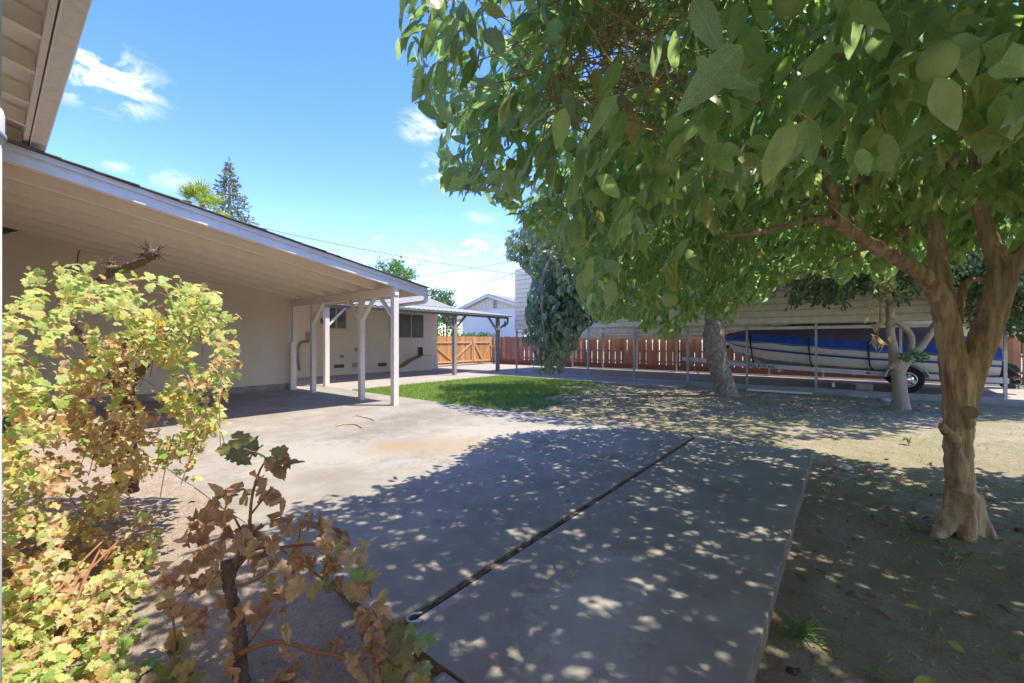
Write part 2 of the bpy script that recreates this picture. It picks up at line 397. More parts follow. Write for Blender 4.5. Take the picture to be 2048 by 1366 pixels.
M_REDKICK = mat('redwood_kickboard', (.28,.11,.065), (.34,.145,.085), 4, .85, .4, 40, (.13,.05,.035), 9, .5, stretch=(.6,4,4), rand=.2)
M_FENCE_RAIL = mat('fence_rail_wood', (.42,.29,.19), (.36,.24,.15), 5, .85, .3, 40, stretch=(.6,3,3))
M_GLASS = mat('window_glass', (.22,.235,.24), None, 1, .05, spec=.9, metal=.55)
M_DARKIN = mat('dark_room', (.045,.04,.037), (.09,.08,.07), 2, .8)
M_ALU = mat('aluminium_frame', (.62,.61,.59), (.55,.54,.52), 5, .4, metal=.3)
M_RUST = mat('rusty_vent', (.24,.14,.09), (.17,.10,.07), 14, .85, .3, 60)
M_CABLE = mat('cable_sheath', (.10,.085,.07), None, 3, .6)
M_TANHOSE = mat('hose_lagging', (.33,.26,.18), (.25,.19,.13), 9, .8, .3, 60)
M_BLACK = mat('black_rubber', (.022,.022,.023), (.035,.034,.033), 9, .6, .1, 60)
M_NBHWALL = mat('neighbour_white_wall', (.74,.75,.77), (.70,.71,.73), 2, .8, .2, 60)
M_NBHSIDE = mat('neighbour_siding', (.70,.665,.58), (.65,.62,.54), 2, .8, .1, 60)
M_PVC = mat('painted_pipe', (.60,.65,.62), (.55,.60,.57), 4, .45, .05, 40)

def concrete_mat():
    m = mat('concrete', (.245,.218,.172), (.335,.305,.248), 1.7, .85, .5, 190, (.215,.19,.15), 5.5, .55, spec=.2, detail=9)
    nt = m.node_tree; nd = nt.nodes; lk = nt.links; b = nd['Principled BSDF']; src = b.inputs['Base Color'].links[0].from_socket
    tc = nd.new('ShaderNodeTexCoord')
    def M(op, x, y=None):
        n = nd.new('ShaderNodeMath'); n.operation = op
        for i, v in enumerate((x, y)):
            if v is None: continue
            if isinstance(v, (int, float)): n.inputs[i].default_value = v
            else: lk.new(v, n.inputs[i])
        return n.outputs[0]
    def N(sc, det=8, dis=0.3, rg=.65):
        n = nd.new('ShaderNodeTexNoise'); n.inputs['Scale'].default_value = sc; n.inputs['Detail'].default_value = det; n.inputs['Distortion'].default_value = dis
        n.inputs['Roughness'].default_value = rg
        lk.new(tc.outputs['Object'], n.inputs['Vector']); return n.outputs[0]
    sp = nd.new('ShaderNodeSeparateXYZ'); lk.new(tc.outputs['Object'], sp.inputs[0])
    big, fine = N(2.6, 10, .6), N(17, 8, .2, .75)
    def blob(x, y, a, b_, ang, w):
        c, s = math.cos(ang), math.sin(ang)
        dx, dy = M('SUBTRACT', sp.outputs[0], x), M('SUBTRACT', sp.outputs[1], y)
        u = M('DIVIDE', M('ADD', M('MULTIPLY', dx, c), M('MULTIPLY', dy, s)), a); v = M('DIVIDE', M('SUBTRACT', M('MULTIPLY', dy, c), M('MULTIPLY', dx, s)), b_)
        r = M('SQRT', M('ADD', M('MULTIPLY', u, u), M('MULTIPLY', v, v)))
        e = M('ADD', M('SUBTRACT', 1.0, r), M('ADD', M('MULTIPLY', M('SUBTRACT', big, .5), 3.2), M('MULTIPLY', M('SUBTRACT', fine, .5), 2.6)))
        return M('MULTIPLY', M('MINIMUM', M('MAXIMUM', M('MULTIPLY', e, 1.8), 0.0), 1.0), w)
    col = src
    def over(f, c):
        nonlocal col
        n = nd.new('ShaderNodeMix'); n.data_type = 'RGBA'; lk.new(f, n.inputs[0]); lk.new(col, n.inputs[6]); n.inputs[7].default_value = (*c, 1); col = n.outputs[2]
    g = G(640, 870); over(blob(-5.3, 3.2, .75, 2.2, .3, .55), (.175,.153,.122))
    over(blob(-3.75, 4.5, 1.5, 1.9, .5, .95), (.355,.325,.265))
    over(blob(-4.9, 2.5, 1.2, 1.0, .2, .9), (.345,.315,.255))
    over(blob(-2.6, 5.3, .9, 1.1, .2, .6), (.355,.325,.265))
    over(blob(-5.9, 5.0, .8, .9, .4, .5), (.20,.168,.128)); over(blob(-4.0, 2.2, .55, .35, .8, .5), (.19,.16,.122)); over(blob(-3.1, 4.6, .5, .7, .2, .4), (.215,.18,.135))
    s = G(885, 893); over(blob(s.x, s.y, 1.25, .55, R(40), .55), (.31,.215,.115))
    over(blob(s.x-.45, s.y-.35, .4, .2, R(50), .6), (.32,.215,.12))
    over(blob(-1.0, 1.9, .35, .8, .2, .35), (.46,.43,.385)); over(blob(-.75, 5.2, .4, 1.2, .2, .3), (.26,.235,.205))
    f2 = N(40, 6, 0, .8); sp2 = M('MULTIPLY', M('GREATER_THAN', f2, .67), .35); over(sp2, (.19,.17,.145))
    f3 = N(33, 6, 0, .8); sp3 = M('MULTIPLY', M('GREATER_THAN', f3, .66), .4); over(sp3, (.58,.54,.48))
    lk.new(col, b.inputs['Base Color'])
    # hair cracks
    vo = nd.new('ShaderNodeTexVoronoi'); vo.feature = 'DISTANCE_TO_EDGE'; vo.inputs['Scale'].default_value = .55
    mx = nd.new('ShaderNodeVectorMath'); mx.operation = 'ADD'; nn = nd.new('ShaderNodeTexNoise'); nn.inputs['Scale'].default_value = 3
    lk.new(tc.outputs['Object'], nn.inputs['Vector']); lk.new(tc.outputs['Object'], mx.inputs[0]); lk.new(nn.outputs[1], mx.inputs[1]); lk.new(mx.outputs[0], vo.inputs['Vector'])
    ck = nd.new('ShaderNodeMapRange'); ck.inputs[1].default_value = 0.0; ck.inputs[2].default_value = .006; ck.inputs[3].default_value = 1.0; ck.inputs[4].default_value = 0.0; lk.new(vo.outputs[0], ck.inputs[0])
    over(M('MULTIPLY', M('MULTIPLY', ck.outputs[0], M('GREATER_THAN', big, .56)), .3), (.13,.115,.10)); lk.new(col, b.inputs['Base Color'])
    return m
M_CONC = concrete_mat()
M_CONC2 = mat('pad_concrete', (.33,.285,.23), (.38,.335,.275), 1.1, .85, .3, 120, (.225,.20,.18), 4, .5, spec=.2, detail=8)

def soil_mat():
    m = bpy.data.materials.new('soil'); m.use_nodes = True; nt = m.node_tree; nd = nt.nodes; lk = nt.links; b = nd['Principled BSDF']
    b.inputs['Roughness'].default_value = .95; b.inputs['Specular IOR Level'].default_value = .1
    tc = nd.new('ShaderNodeTexCoord')
    def M(op, x, y=None):
        n = nd.new('ShaderNodeMath'); n.operation = op
        for i, v in enumerate((x, y)):
            if v is None: continue
            if isinstance(v, (int, float)): n.inputs[i].default_value = v
            else: lk.new(v, n.inputs[i])
        return n.outputs[0]
    def N(sc, det=8, rg=.65):
        n = nd.new('ShaderNodeTexNoise'); n.inputs['Scale'].default_value = sc; n.inputs['Detail'].default_value = det; n.inputs['Roughness'].default_value = rg
        lk.new(tc.outputs['Object'], n.inputs['Vector']); return n.outputs[0]
    def mr(s, lo, hi, a=0., c=1.):
        n = nd.new('ShaderNodeMapRange'); n.inputs[1].default_value = lo; n.inputs[2].default_value = hi; n.inputs[3].default_value = a; n.inputs[4].default_value = c
        lk.new(s, n.inputs[0]); return n.outputs[0]
    def mix(f, x, y):
        n = nd.new('ShaderNodeMix'); n.data_type = 'RGBA'; lk.new(f, n.inputs[0])
        for i, v in ((6, x), (7, y)):
            if isinstance(v, tuple): n.inputs[i].default_value = (*v, 1)
            else: lk.new(v, n.inputs[i])
        return n.outputs[2]
    sp = nd.new('ShaderNodeSeparateXYZ'); lk.new(tc.outputs['Object'], sp.inputs[0])
    n1, n2, n3, n4 = N(1.4), N(7), N(45, 6, .8), N(.55, 4)
    col = mix(mr(n2, .35, .65), (.40,.32,.24), (.50,.405,.31))
    col = mix(mr(N(75, 6, .85), .48, .66, 0, .75), col, (.19,.145,.11)); col = mix(mr(N(110, 4, .8), .60, .68, 0, .5), col, (.55,.46,.36))
    # moss and thin weeds in the orchard, none in the planting bed
    orchard = mr(sp.outputs[0], -.6, .1); far = mr(sp.outputs[1], 5.5, 6.6); orch = M('MAXIMUM', orchard, far)
    moss = M('MULTIPLY', M('MULTIPLY', mr(M('ADD', M('MULTIPLY', n1, .55), M('MULTIPLY', n3, .45)), .40, .53), orch), .68)
    col = mix(moss, col, (.25,.245,.11))
    pale = M('MULTIPLY', M('MULTIPLY', mr(n4, .55, .66), orch), .5); col = mix(pale, col, (.43,.37,.285))
    lk.new(col, b.inputs['Base Color'])
    wv = nd.new('ShaderNodeVectorMath'); wv.operation = 'ADD'; nn = nd.new('ShaderNodeTexNoise'); nn.inputs['Scale'].default_value = 9; nn.inputs['Detail'].default_value = 4
    sc = nd.new('ShaderNodeVectorMath'); sc.operation = 'SCALE'; sc.inputs['Scale'].default_value = .22
    lk.new(tc.outputs['Object'], nn.inputs['Vector']); lk.new(nn.outputs[1], sc.inputs[0]); lk.new(tc.outputs['Object'], wv.inputs[0]); lk.new(sc.outputs[0], wv.inputs[1])
    vo = nd.new('ShaderNodeTexVoronoi'); vo.feature = 'DISTANCE_TO_EDGE'; vo.inputs['Scale'].default_value = 7.5; lk.new(wv.outputs[0], vo.inputs['Vector'])
    crack = mr(vo.outputs[0], 0.0, .05)
    h = M('ADD', M('ADD', M('MULTIPLY', n3, .5), M('MULTIPLY', n2, .7)), M('MULTIPLY', crack, .16))
    bp = nd.new('ShaderNodeBump'); bp.inputs['Strength'].default_value = 1.0; bp.inputs['Distance'].default_value = .045
    lk.new(h, bp.inputs['Height']); lk.new(bp.outputs[0], b.inputs['Normal'])
    return m
M_SOIL = soil_mat()

# ---- ground: one sheet to the horizon, finely divided where the photograph looks at it
def ground():
    gx = np.concatenate([np.array([-700,-300,-120,-60,-35,-24,-18,-14,-11,-9,-8]), np.arange(-7, 6.51, .07), np.array([7,8,10,13,18,30,60,150,400,700])])
    gy = np.concatenate([np.array([-500,-150,-50,-20,-8,-3,-1]), np.arange(-.4, 9.01, .07), np.arange(9.2, 14.2, .15), np.array([15,17,19.5,23,30,45,80,160,400,900])])
    X, Y = np.meshgrid(gx, gy, indexing='ij'); x, y = X.ravel(), Y.ravel()
    near = np.clip((14-np.abs(y-6))/4, 0, 1)*np.clip((9-np.abs(x))/2, 0, 1)
    z = -.105 + near*(.05*vnoise(x, y, .5, 3) + .03*vnoise(x, y, 2.2, 4) + .022*vnoise(x, y, 8, 5, 3))
    z += np.clip((y-6)/6, 0, 1)*.045*near
    bed = (y < 1.25) & (x < -1.2); z = np.where(bed, z + .03*vnoise(x, y, 5, 8) + .02, z)
    z = np.where((x < -1.2) & (y < 1.3), z+.012+.088*np.clip((-1.9-x)/1.2, 0, 1)*np.clip((y+.1)/.5, .3, 1), z)
    w = np.clip((y-.70)/.35, 0, 1)*np.clip((-2.0-x)/.7, 0, 1)*(y < 1.3); z = z*(1-w) + (-.010+.016*vnoise(x, y, 5, 8))*w
    z = np.where((x > -12.4) & (x < -.26) & (y > 1.25) & (y < 6.35), np.minimum(z, -.07), z)
    z = np.where((x > -1.45) & (x < -.26) & (y < 6.35), np.minimum(z, -.07), z)
    z = np.where((x < -3.9) & (y > 12.6), -.12, z); z = np.where(y > 14.0, -.12, z)
    z = np.where((y < 1.25) & (x < -1.75), np.minimum(z, -.004), np.minimum(z, -.03))
    ny = len(gy); n = len(x); i = np.arange(n).reshape(len(gx), ny)
    f = np.stack([i[:-1,:-1], i[1:,:-1], i[1:,1:], i[:-1,1:]], -1).reshape(-1, 4)
    me = bpy.data.meshes.new('ground'); me.from_pydata(np.stack([x,y,z],1).tolist(), [], f.tolist()); me.materials.append(M_SOIL)
    me.polygons.foreach_set('use_smooth', [True]*len(f)); me.update()
    o = link('ground', me); o['kind'] = 'structure'
ground()
def ground_z(x, y): return -.09

def slab(name, x0, x1, y0, y1, m, z1=0.0, z0=-.14, bevel=.012):
    o = B(name, x0, x1, y0, y1, z0, z1, m, bevel=bevel); o['kind'] = 'structure'; return o
M_EDGE = mat('soiled_concrete_edge', (.17,.14,.11), (.25,.21,.17), 9, .95, .6, 60, (.10,.08,.06), 20, .5, spec=.1)
def worn_slab(name, x0, x1, y0, y1, m, z1):
    """a pour with a hand-worn, chipped outline"""
    out = []; rg = random.Random(int(x0*100)); st = .06
    def edge(a, b, nx, ny):
        n = max(2, int((b-a).length/st))
        for i in range(n):
            q = a.lerp(b, i/n); k = rg.uniform(-.002,.002) + .003*math.sin(i*.37) + (rg.uniform(-.014,-.005) if rg.random() < .05 else 0)
            out.append((q.x + nx*k, q.y + ny*k, -.14))
    c = [Vector((x0,y0,0)), Vector((x1,y0,0)), Vector((x1,y1,0)), Vector((x0,y1,0))]
    for i, (nx, ny) in enumerate(((0,1*-1),(1,0),(0,1),(-1,0))): edge(c[i], c[(i+1)%4], nx, ny)
    pb = MB().prism(out, (0,0,z1+.14)); pb.mi = [0,0]+[1]*(len(pb.f)-2); o = pb.build(name, [m, M_EDGE], bevel=.006); o['kind'] = 'structure'; return o
pat = worn_slab('patio', -6.49, -1.69, 1.2, 6.3, M_CONC, 0.0)
slab('carport_floor', -12.2, -6.505, 1.2, 6.3, M_CONC)
worn_slab('patio_strip', -1.585, -.3, 1.19, 6.3, M_CONC, -.004)
slab('patio_strip', -1.3, -.3, -.08, 1.178, M_CONC, z1=-.006)
# worn wooden divider between the two pours
mb = MB(); ys = np.linspace(1.2, 6.28, 60)
for a, b in zip(ys[:-1], ys[1:]):
    zz = -.010 - random.random()*.014; w = random.uniform(-.006, .006)
    mb.box(-1.688, -1.660+w, a, b, -.12, zz)
mb.build('divider_board', mat('rotten_board', (.13,.09,.065), (.06,.043,.032), 14, .9, .5, 60, (.26,.2,.15), 30, .6), pat)
MB().box(-1.650, -1.588, 1.16, 6.29, -.12, -.016).build('filler_strip', M_CONC2, pat)
pts = [(-1.66,1.36,-.01), (-1.665,1.30,.012), (-1.65,1.262,.016), (-1.622,1.256,.014), (-1.606,1.29,.008), (-1.61,1.325,-.01)]
hk = MB().tube(pts, .006, 8, smooth=5).build('metal_hook', M_GALV, smooth=True)
tag(hk, 'small bent metal hook lying in the end of the slab joint', 'hook')
slab('back_patio', -16.2, -10.8, 6.315, 14.2, M_CONC2)
slab('corner_patio', -15.9, -12.215, 5.42, 6.3, M_CONC2)
slab('driveway', -17.6, -10.8, 14.215, 19.6, M_CONC2)
slab('apron', -10.785, -3.95, 12.8, 14.2, M_CONC2)
slab('boat_pad', -10.785, 6.5, 14.215, 19.3, M_CONC2, z1=-.004)
kb = slab('kerb', -3.94, 6.5, 14.0, 14.2, M_CONC2, z1=.045, bevel=.015)

# ---- lawn
def lawn():
    def cover(x, y):
        edge = -4.55 - (y-6.3)*.16
        d = edge - x + 2.4*vnoise(x, y, .9, 21) + .8*vnoise(x, y, 4, 22)
        return np.clip(d/1.9, 0, 1)
    gx = np.linspace(-10.78, -2.6, 60); gy = np.linspace(6.31, 12.79, 60)
    X, Y = np.meshgrid(gx, gy, indexing='ij'); x, y = X.ravel(), Y.ravel()
    z = -.025 - .10*(1-cover(x, y)) + .012*vnoise(x, y, 1.4, 23)
    i = np.arange(len(x)).reshape(60, 60); f = np.stack([i[:-1,:-1], i[1:,:-1], i[1:,1:], i[:-1,1:]], -1).reshape(-1, 4)
    me = bpy.data.meshes.new('lawn'); me.from_pydata(np.stack([x,y,z],1).tolist(), [], f.tolist())
    me.materials.append(mat('lawn_thatch', (.075,.10,.028), (.12,.125,.045), 9, .95, .6, 80, (.16,.13,.08), 3, .5)); me.update()
    me.polygons.foreach_set('use_smooth', [True]*len(f))
    link('lawn', me)['kind'] = 'structure'
    n = 62000; x = RNG.uniform(-10.78, -3.0, n); y = RNG.uniform(6.31, 12.78, n); c = cover(x, y)
    k = RNG.random(n) < c**1.4*.98 + .015; x, y, c = x[k], y[k], c[k]; n = len(x)
    pos = np.stack([x, y, -.03 - .06*(1-c)], 1)
    d = unit(np.stack([RNG.normal(0,.55,n), RNG.normal(0,.55,n), np.ones(n)], 1)); nn = unit(RNG.normal(0,1,(n,3)))
    tv = np.array([(-.06,0,0),(.06,0,0),(.045,.55,-.05),(0,1,-.22),(-.045,.55,-.05)]); tf = [(0,1,2,4),(4,2,3)]; tu = np.array([(0,0),(1,0),(1,.5),(.5,1),(0,.5)])
    lm = leaf_mat('grass_blades', [(0,(.13,.21,.04)),(.5,(.19,.30,.06)),(.85,(.26,.35,.085)),(1,(.36,.33,.13))], transl=.35, rough=.55, vein=0)
    scatter('grass', [(tv,tf,tu)], pos, rot_from(d, nn), RNG.uniform(.05,.10,n)*(.6+.4*c), lm, None, 'stuff', smooth=False)
    # thin weeds and moss tufts in the bare orchard soil
    n = 20000; x = RNG.uniform(-4, 6, n); y = RNG.uniform(.5, 12.5, n)
    m = vnoise(x, y, .9, 31) + .5*vnoise(x, y, 5, 32); k = (m > .04) & ((x > -.2) | (y > 6.5)); x, y = x[k], y[k]; n = len(x)
    d = unit(np.stack([RNG.normal(0,.9,n), RNG.normal(0,.9,n), np.ones(n)*.8], 1))
    scatter('thin_weeds', [(tv,tf,tu)], np.stack([x,y,np.full(n,-.098)+.05*vnoise(x,y,.5,3)+np.clip((y-6)/6,0,1)*.045],1), rot_from(d, unit(RNG.normal(0,1,(n,3)))), RNG.uniform(.02,.05,n), lm, None, 'stuff', smooth=False)
lawn()
# ================================================================== the house
house = thing('house', 'taupe stucco house with a long covered wing and deep overhanging eaves', 'house', (-12.6, 0, 0))
WXF, WING = -12.25, -15.9
w = MB()
w.box(WXF-.2, WXF, .0, 5.46, .18, 3.6)                       # carport back wall
w.box(WING+.02, WXF-.2, 5.22, 5.42, .0, 3.3)                 # return wall
wall = w.build('wall', M_STUCCO, house)
B('foundation', WXF-.2, WXF+.025, .0, 5.475, -.1, .178, M_FOUND, house, bevel=.01)
# near wing: its wall runs beside the photographer
B('wall', WXF-.2, 6.0, -.35, -.1, -.1, 3.75, M_STUCCO, house)
# far wing with two window openings and a pet door opening
def wing_wall():
    W1 = (WX(655,612,WING).y, WX(694,612,WING).y, 1.84, 2.74); W2 = (WX(778,625,WING).y, WX(848,625,WING).y, 1.49, 2.66)
    PD = (WX(832,700,WING).y+.03, WX(848,700,WING).y-.03, .62, 1.13)
    ys = sorted([5.4, 14.0] + [v for o in (W1, W2, PD) for v in o[:2]]); zs = sorted({-.1, 3.02, *[v for o in (W1, W2, PD) for v in o[2:]]})
    mb = MB()
    for a, b in zip(ys[:-1], ys[1:]):
        run = None
        for c, d in zip(zs[:-1], zs[1:]):
            ym, zm = (a+b)/2, (c+d)/2
            hole = any(o[0] < ym < o[1] and o[2] < zm < o[3] for o in (W1, W2, PD))
            if hole:
                if run: mb.box(WING-.18, WING, a, b, run[0], run[1]); run = None
            else: run = (run[0], d) if run else (c, d)
        if run: mb.box(WING-.18, WING, a, b, run[0], run[1])
    mb.box(-21.5, WING-.18, 13.82, 14.0, -.1, 3.02)            # end wall toward the driveway
    mb.build('wall', M_STUCCO, house)
    B('foundation', WING-.18, WING+.03, 13.45, 14.03, -.1, .14, M_WHITE, house, bevel=.01)
    B('corner_plinth', WING-.10, WING+.02, 13.88, 14.035, .14, .62, M_WHITE, house, bevel=.02)
    # gable above the end wall
    MB().prism([(-21.5,14.0,3.02),(WING,14.0,3.02),(WING,14.0,3.2),(-18.9,14.0,4.1),(-21.5,14.0,3.3)], (0,-.15,0)).build('gable', M_STUCCO, house)
    for (a, b, c, d), sash in ((W1, .45), (W2, .62)):
        fr = MB(); t = .045
        fr.box(WING-.06, WING+.012, a, b, c, c+t).box(WING-.06, WING+.012, a, b, d-t, d).box(WING-.06, WING+.012, a, a+t, c+t, d-t).box(WING-.06, WING+.012, b-t, b, c+t, d-t)
        m_ = a + (b-a)*sash; fr.box(WING-.05, WING+.004, m_-.022, m_+.022, c+t, d-t)
        f = fr.build('window', M_ALU, house)
        B('pane', WING-.045, WING-.038, a+t, m_-.022, c+t, d-t, M_GLASS, f); B('pane', WING-.045, WING-.038, m_+.022, b-t, c+t, d-t, M_GLASS, f)
        B('sill', WING-.03, WING+.035, a-.03, b+.03, c-.035, c-.002, M_PAINT, f)
    a, b, c, d = PD; t = .05
    f = MB().box(WING-.02, WING+.025, a, b, c, c+t).box(WING-.02, WING+.025, a, b, d-t, d).box(WING-.02, WING+.025, a, a+t, c+t, d-t).box(WING-.02, WING+.025, b-t, b, c+t, d-t).build('pet_door', M_WHITE, house)
    B('flap', WING-.02, WING-.008, a+t, b-t, c+t, d-t, M_DARKIN, f)
    # crawl space vents and small fittings
    for x0, x1, y0, y1 in ((668,688,729.5,737), (756,773,726,734), (856,869,745,751)):
        p, q = WX(x0, y1, WING), WX(x1, y0, WING); z0, z1 = max(.03, p.z), max(.12, q.z)
        v = B('vent', WING-.02, WING+.014, p.y, q.y, z0, z1, M_RUST, house)
        n = 5
        for k in range(n): B('louvre', WING+.014, WING+.02, p.y+.02, q.y-.02, z0+(z1-z0)*(k+.25)/n, z0+(z1-z0)*(k+.6)/n, M_BLACK, v)
    for px, py, s in ((663,715,.06), (683.5,713.5,.07), (712,700,.07), (709,731,.1)):
        p = WX(px, py, WING); B('outlet_cover', WING, WING+.03, p.y-s, p.y+s, p.z-s, p.z+s, M_FOUND if s != .06 else M_WHITE, house, bevel=.008)
    pts = [WX(618,668,WING+.06), WX(617,683,WING+.06), WX(606,684,WING+.07), WX(598,690,WING+.07), WX(595,703,WING+.07), WX(596,724,WING+.07), WX(599,742,WING+.07)]
    MB().tube(pts, .045, 10, smooth=5).build('drain_hose', M_TANHOSE, house, smooth=True)
    p = WX(616.5,673,WING); B('meter_box', WING, WING+.12, p.y-.1, p.y+.14, p.z-.14, p.z+.14, M_FOUND, house, bevel=.01)
    p = WX(645,643,WING); B('wall_lamp', WING, WING+.1, p.y-.08, p.y+.08, p.z-.12, p.z+.1, M_RUST, house, bevel=.02)
    # rooms behind the glass stay dark
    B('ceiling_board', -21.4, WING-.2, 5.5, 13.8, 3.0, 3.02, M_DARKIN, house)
wing_wall()
def roof_sheet(name, pts, t, m, par): return MB().prism(pts, (0,0,t)).build(name, m, par)
rf = roof_sheet('roof', [(-15.05,4.9,2.93),(-15.05,14.45,2.93),(-18.9,14.45,4.15),(-18.9,4.9,4.15)], .07, M_SHINGLE2, house)
roof_sheet('roof', [(-18.9,4.9,4.15),(-18.9,14.45,4.15),(-22.6,14.45,2.95),(-22.6,4.9,2.95)], .07, M_SHINGLE2, house)
MB().prism([(-15.05,14.45,2.99),(-18.9,14.45,4.21),(-18.9,14.45,4.05),(-15.05,14.45,2.83)], (0,.03,0)).build('rake_board', M_GREYWOOD, house)
# near eave over the photographer: fascia, gutter, exposed rafter tails, sheathing
EZ = 3.64
B('fascia', -12.4, 6, .262, .302, EZ, EZ+.17, M_GUTTER, house)
MB().box(-12.4, 6, .322, .44, EZ-.005, EZ+.008).build('gutter_bottom', M_GUTTER, house)
gl = MB().prism([(-12.4,.44,EZ-.005),(-12.4,.452,EZ+.02),(-12.4,.452,EZ+.10),(-12.4,.462,EZ+.115),(-12.4,.462,EZ+.13),(-12.4,.445,EZ+.13),(-12.4,.44,EZ+.10)], (18.4,0,0)).build('gutter_lip', M_WHITE, house)
B('gutter_back', -12.4, 6, .312, .32, EZ-.005, EZ+.13, M_GUTTER, house)
for k in range(27):
    x = 5.6 - .69*k + .03*math.sin(k*2.1)
    MB().prism([(x-.025,.26,EZ+.0),(x-.025,-.1,EZ+.09),(x-.025,-.1,EZ+.235),(x-.025,.26,EZ+.145)], (.05,0,0)).build('rafter', M_SOFFIT, house)
roof_sheet('sheathing', [(-12.4,.30,EZ+.165),(6,.30,EZ+.165),(6,-5.5,EZ+1.615),(-12.4,-5.5,EZ+1.615)], .02, M_SOFFIT, house)
roof_sheet('roof', [(-12.42,.34,EZ+.18),(6,.34,EZ+.18),(6,-5.5,EZ+1.64),(-12.42,-5.5,EZ+1.64)], .03, M_SHINGLE2, house)
roof_sheet('roof', [(-12.42,-5.5,EZ+1.64),(6,-5.5,EZ+1.64),(6,-11,EZ+.2),(-12.42,-11,EZ+.2)], .03, M_SHINGLE2, house)
# cables stapled to the carport wall and the soffit
def cable(pts, X, r=.008): MB().tube([WX(px, py, X) for px, py in pts], r, 6, smooth=4).build('cable', M_CABLE, house, smooth=True)
cable([(155,620),(155.5,530),(157,507),(166,498),(182,496),(200,499),(262,519),(330,535),(430,560),(520,583)], WXF+.012, .009)
cable([(6,440),(30,447),(50,459),(55,457),(58,448),(68,443),(88,442),(112,449),(128,455)], WXF+.02, .011)
p = WX(129, 456, WXF); B('junction_box', WXF, WXF+.06, p.y-.03, p.y+.05, p.z-.08, p.z+.03, M_SOFFIT, house, bevel=.008)
p, q = WX(4, 470, WXF), WX(48, 452, WXF); MB().prism([(WXF,p.y,p.z),(WXF,q.y,q.z-.1),(WXF,q.y,q.z),(WXF,p.y,p.z+.25)], (.25,0,0)).build('dark_wedge', M_DARKIN, house)  # plain dark wedge set high on the carport wall

# pipe on the wall beside the photographer
pipe = thing('wall_pipe', 'pale painted pipe with a coupling running up the house wall at the very edge', 'pipe', (-1.5,-.03,0))
MB().tube([(-1.5,-.03,-.1),(-1.5,-.03,1.815)], .0525, 24).build('pipe', M_PVC, pipe, smooth=True)
MB().tube([(-1.5,-.03,1.865),(-1.5,-.03,3.7)], .0525, 24).build('upper_pipe', M_PVC, pipe, smooth=True)
MB().lathe([(.05,1.80),(.056,1.802),(.057,1.82),(.057,1.862),(.055,1.872),(.05,1.875)], (-1.5,-.03,0), (0,0,1), 24).build('coupling', M_WHITE, pipe, smooth=True)
MB().lathe([(.057,1.806),(.060,1.809),(.060,1.818),(.057,1.821)], (-1.5,-.03,0), (0,0,1), 24).build('clamp', M_GALV, pipe, smooth=True)
MB().box(-1.51,-1.49,-.1,-.03,1.805,1.82).build('bracket', M_GALV, pipe)

# ================================================================== the carport
cp = thing('carport', 'taupe painted timber lean-to carport with a shingle roof on four posts', 'carport', (-9.8, 5.39, 0))
def rz(y): return 3.575 - .172*y       # top of the rafters
XF = -7.36
BY = 5.39
for x, w_ in ((-7.465,.125), (-8.72,.115), (-11.02,.115), (-12.12,.10)):
    B('post', x-w_/2, x+w_/2, BY-w_/2, BY+w_/2, -.02, 2.315, M_PAINT, cp, bevel=.006)
o = B('post_sister', -12.12-.06, -12.12+.065, BY-.115, BY-.052, 0, 1.32, M_PAINT, cp, bevel=.005)
for z in (.85, 1.62, 2.0): MB().lathe([(.0,.008),(.014,.006),(.016,0)], (-12.12+.02, BY-.052 if z > 1.3 else BY-.116, z), (0,-1,0), 8).build('bolt', M_RUST, cp)
B('beam', -12.23, -7.385, BY-.055, BY+.055, 2.318, 2.50, M_PAINT, cp, bevel=.006)
for x, s in ((-7.465,-1), (-8.72,-1), (-8.72,1), (-11.02,1)):
    MB().bar((x+s*.06,BY,1.87), (x+s*.53,BY,2.33), .045, .09, (0,1,0)).build('brace', M_PAINT, cp)
for i, x in enumerate((-8.17,-8.88,-9.58,-10.28,-10.98,-11.68,-12.20)):
    MB().prism([(x-.045,-.06,rz(-.06)-.15),(x-.045,5.95,rz(5.95)-.15),(x-.045,5.95,rz(5.95)),(x-.045,-.06,rz(-.06))], (.09,0,0)).build('rafter', M_SOFFIT, cp)
MB().prism([(XF-.11,-.06,rz(-.06)-.155),(XF-.11,6.02,rz(6.02)-.155),(XF-.11,6.02,rz(6.02)),(XF-.11,-.06,rz(-.06))], (.07,0,0)).build('rafter', M_SOFFIT, cp)
MB().prism([(XF-.038,-.06,rz(-.06)-.165),(XF-.038,6.16,rz(6.16)-.165),(XF-.038,6.16,rz(6.16)+.03),(XF-.038,-.06,rz(-.06)+.03)], (.038,0,0)).build('fascia', M_FASCIA, cp)
MB().prism([(XF+.001,-.06,rz(-.06)-.035),(XF+.001,6.16,rz(6.16)-.035),(XF+.001,6.16,rz(6.16)+.03),(XF+.001,-.06,rz(-.06)+.03)], (.028,0,0)).build('rake_trim', M_FASCIA, cp)
for k in range(10):       # roof deck boards laid across the rafters in strips
    y0, y1 = -.06 + k*.622, -.06 + (k+1)*.622 - .004
    MB().prism([(-12.3,y0,rz(y0)+.003),(XF-.04,y0,rz(y0)+.003),(XF-.04,y1,rz(y1)+.003),(-12.3,y1,rz(y1)+.003)], (0,0,.022)).build('deck_board', M_DECK, cp)
for k in range(45):
    y0 = 6.20 - k*.141; y1 = y0 - .30; j = random.uniform(-.012,.02)
    z0, z1 = rz(y0)+.046, rz(y1)+.036
    MB().prism([(-12.35,y0,z0),(XF+.072+j,y0,z0),(XF+.072+j,y1,z1),(-12.35,y1,z1)], (0,0,.011)).build('shingle_row', M_SHINGLE, cp)
B('end_fascia', -12.3, XF-.04, 6.02, 6.06, rz(6.04)-.16, rz(6.04)+.0, M_PAINT, cp)
gz = rz(6.2)
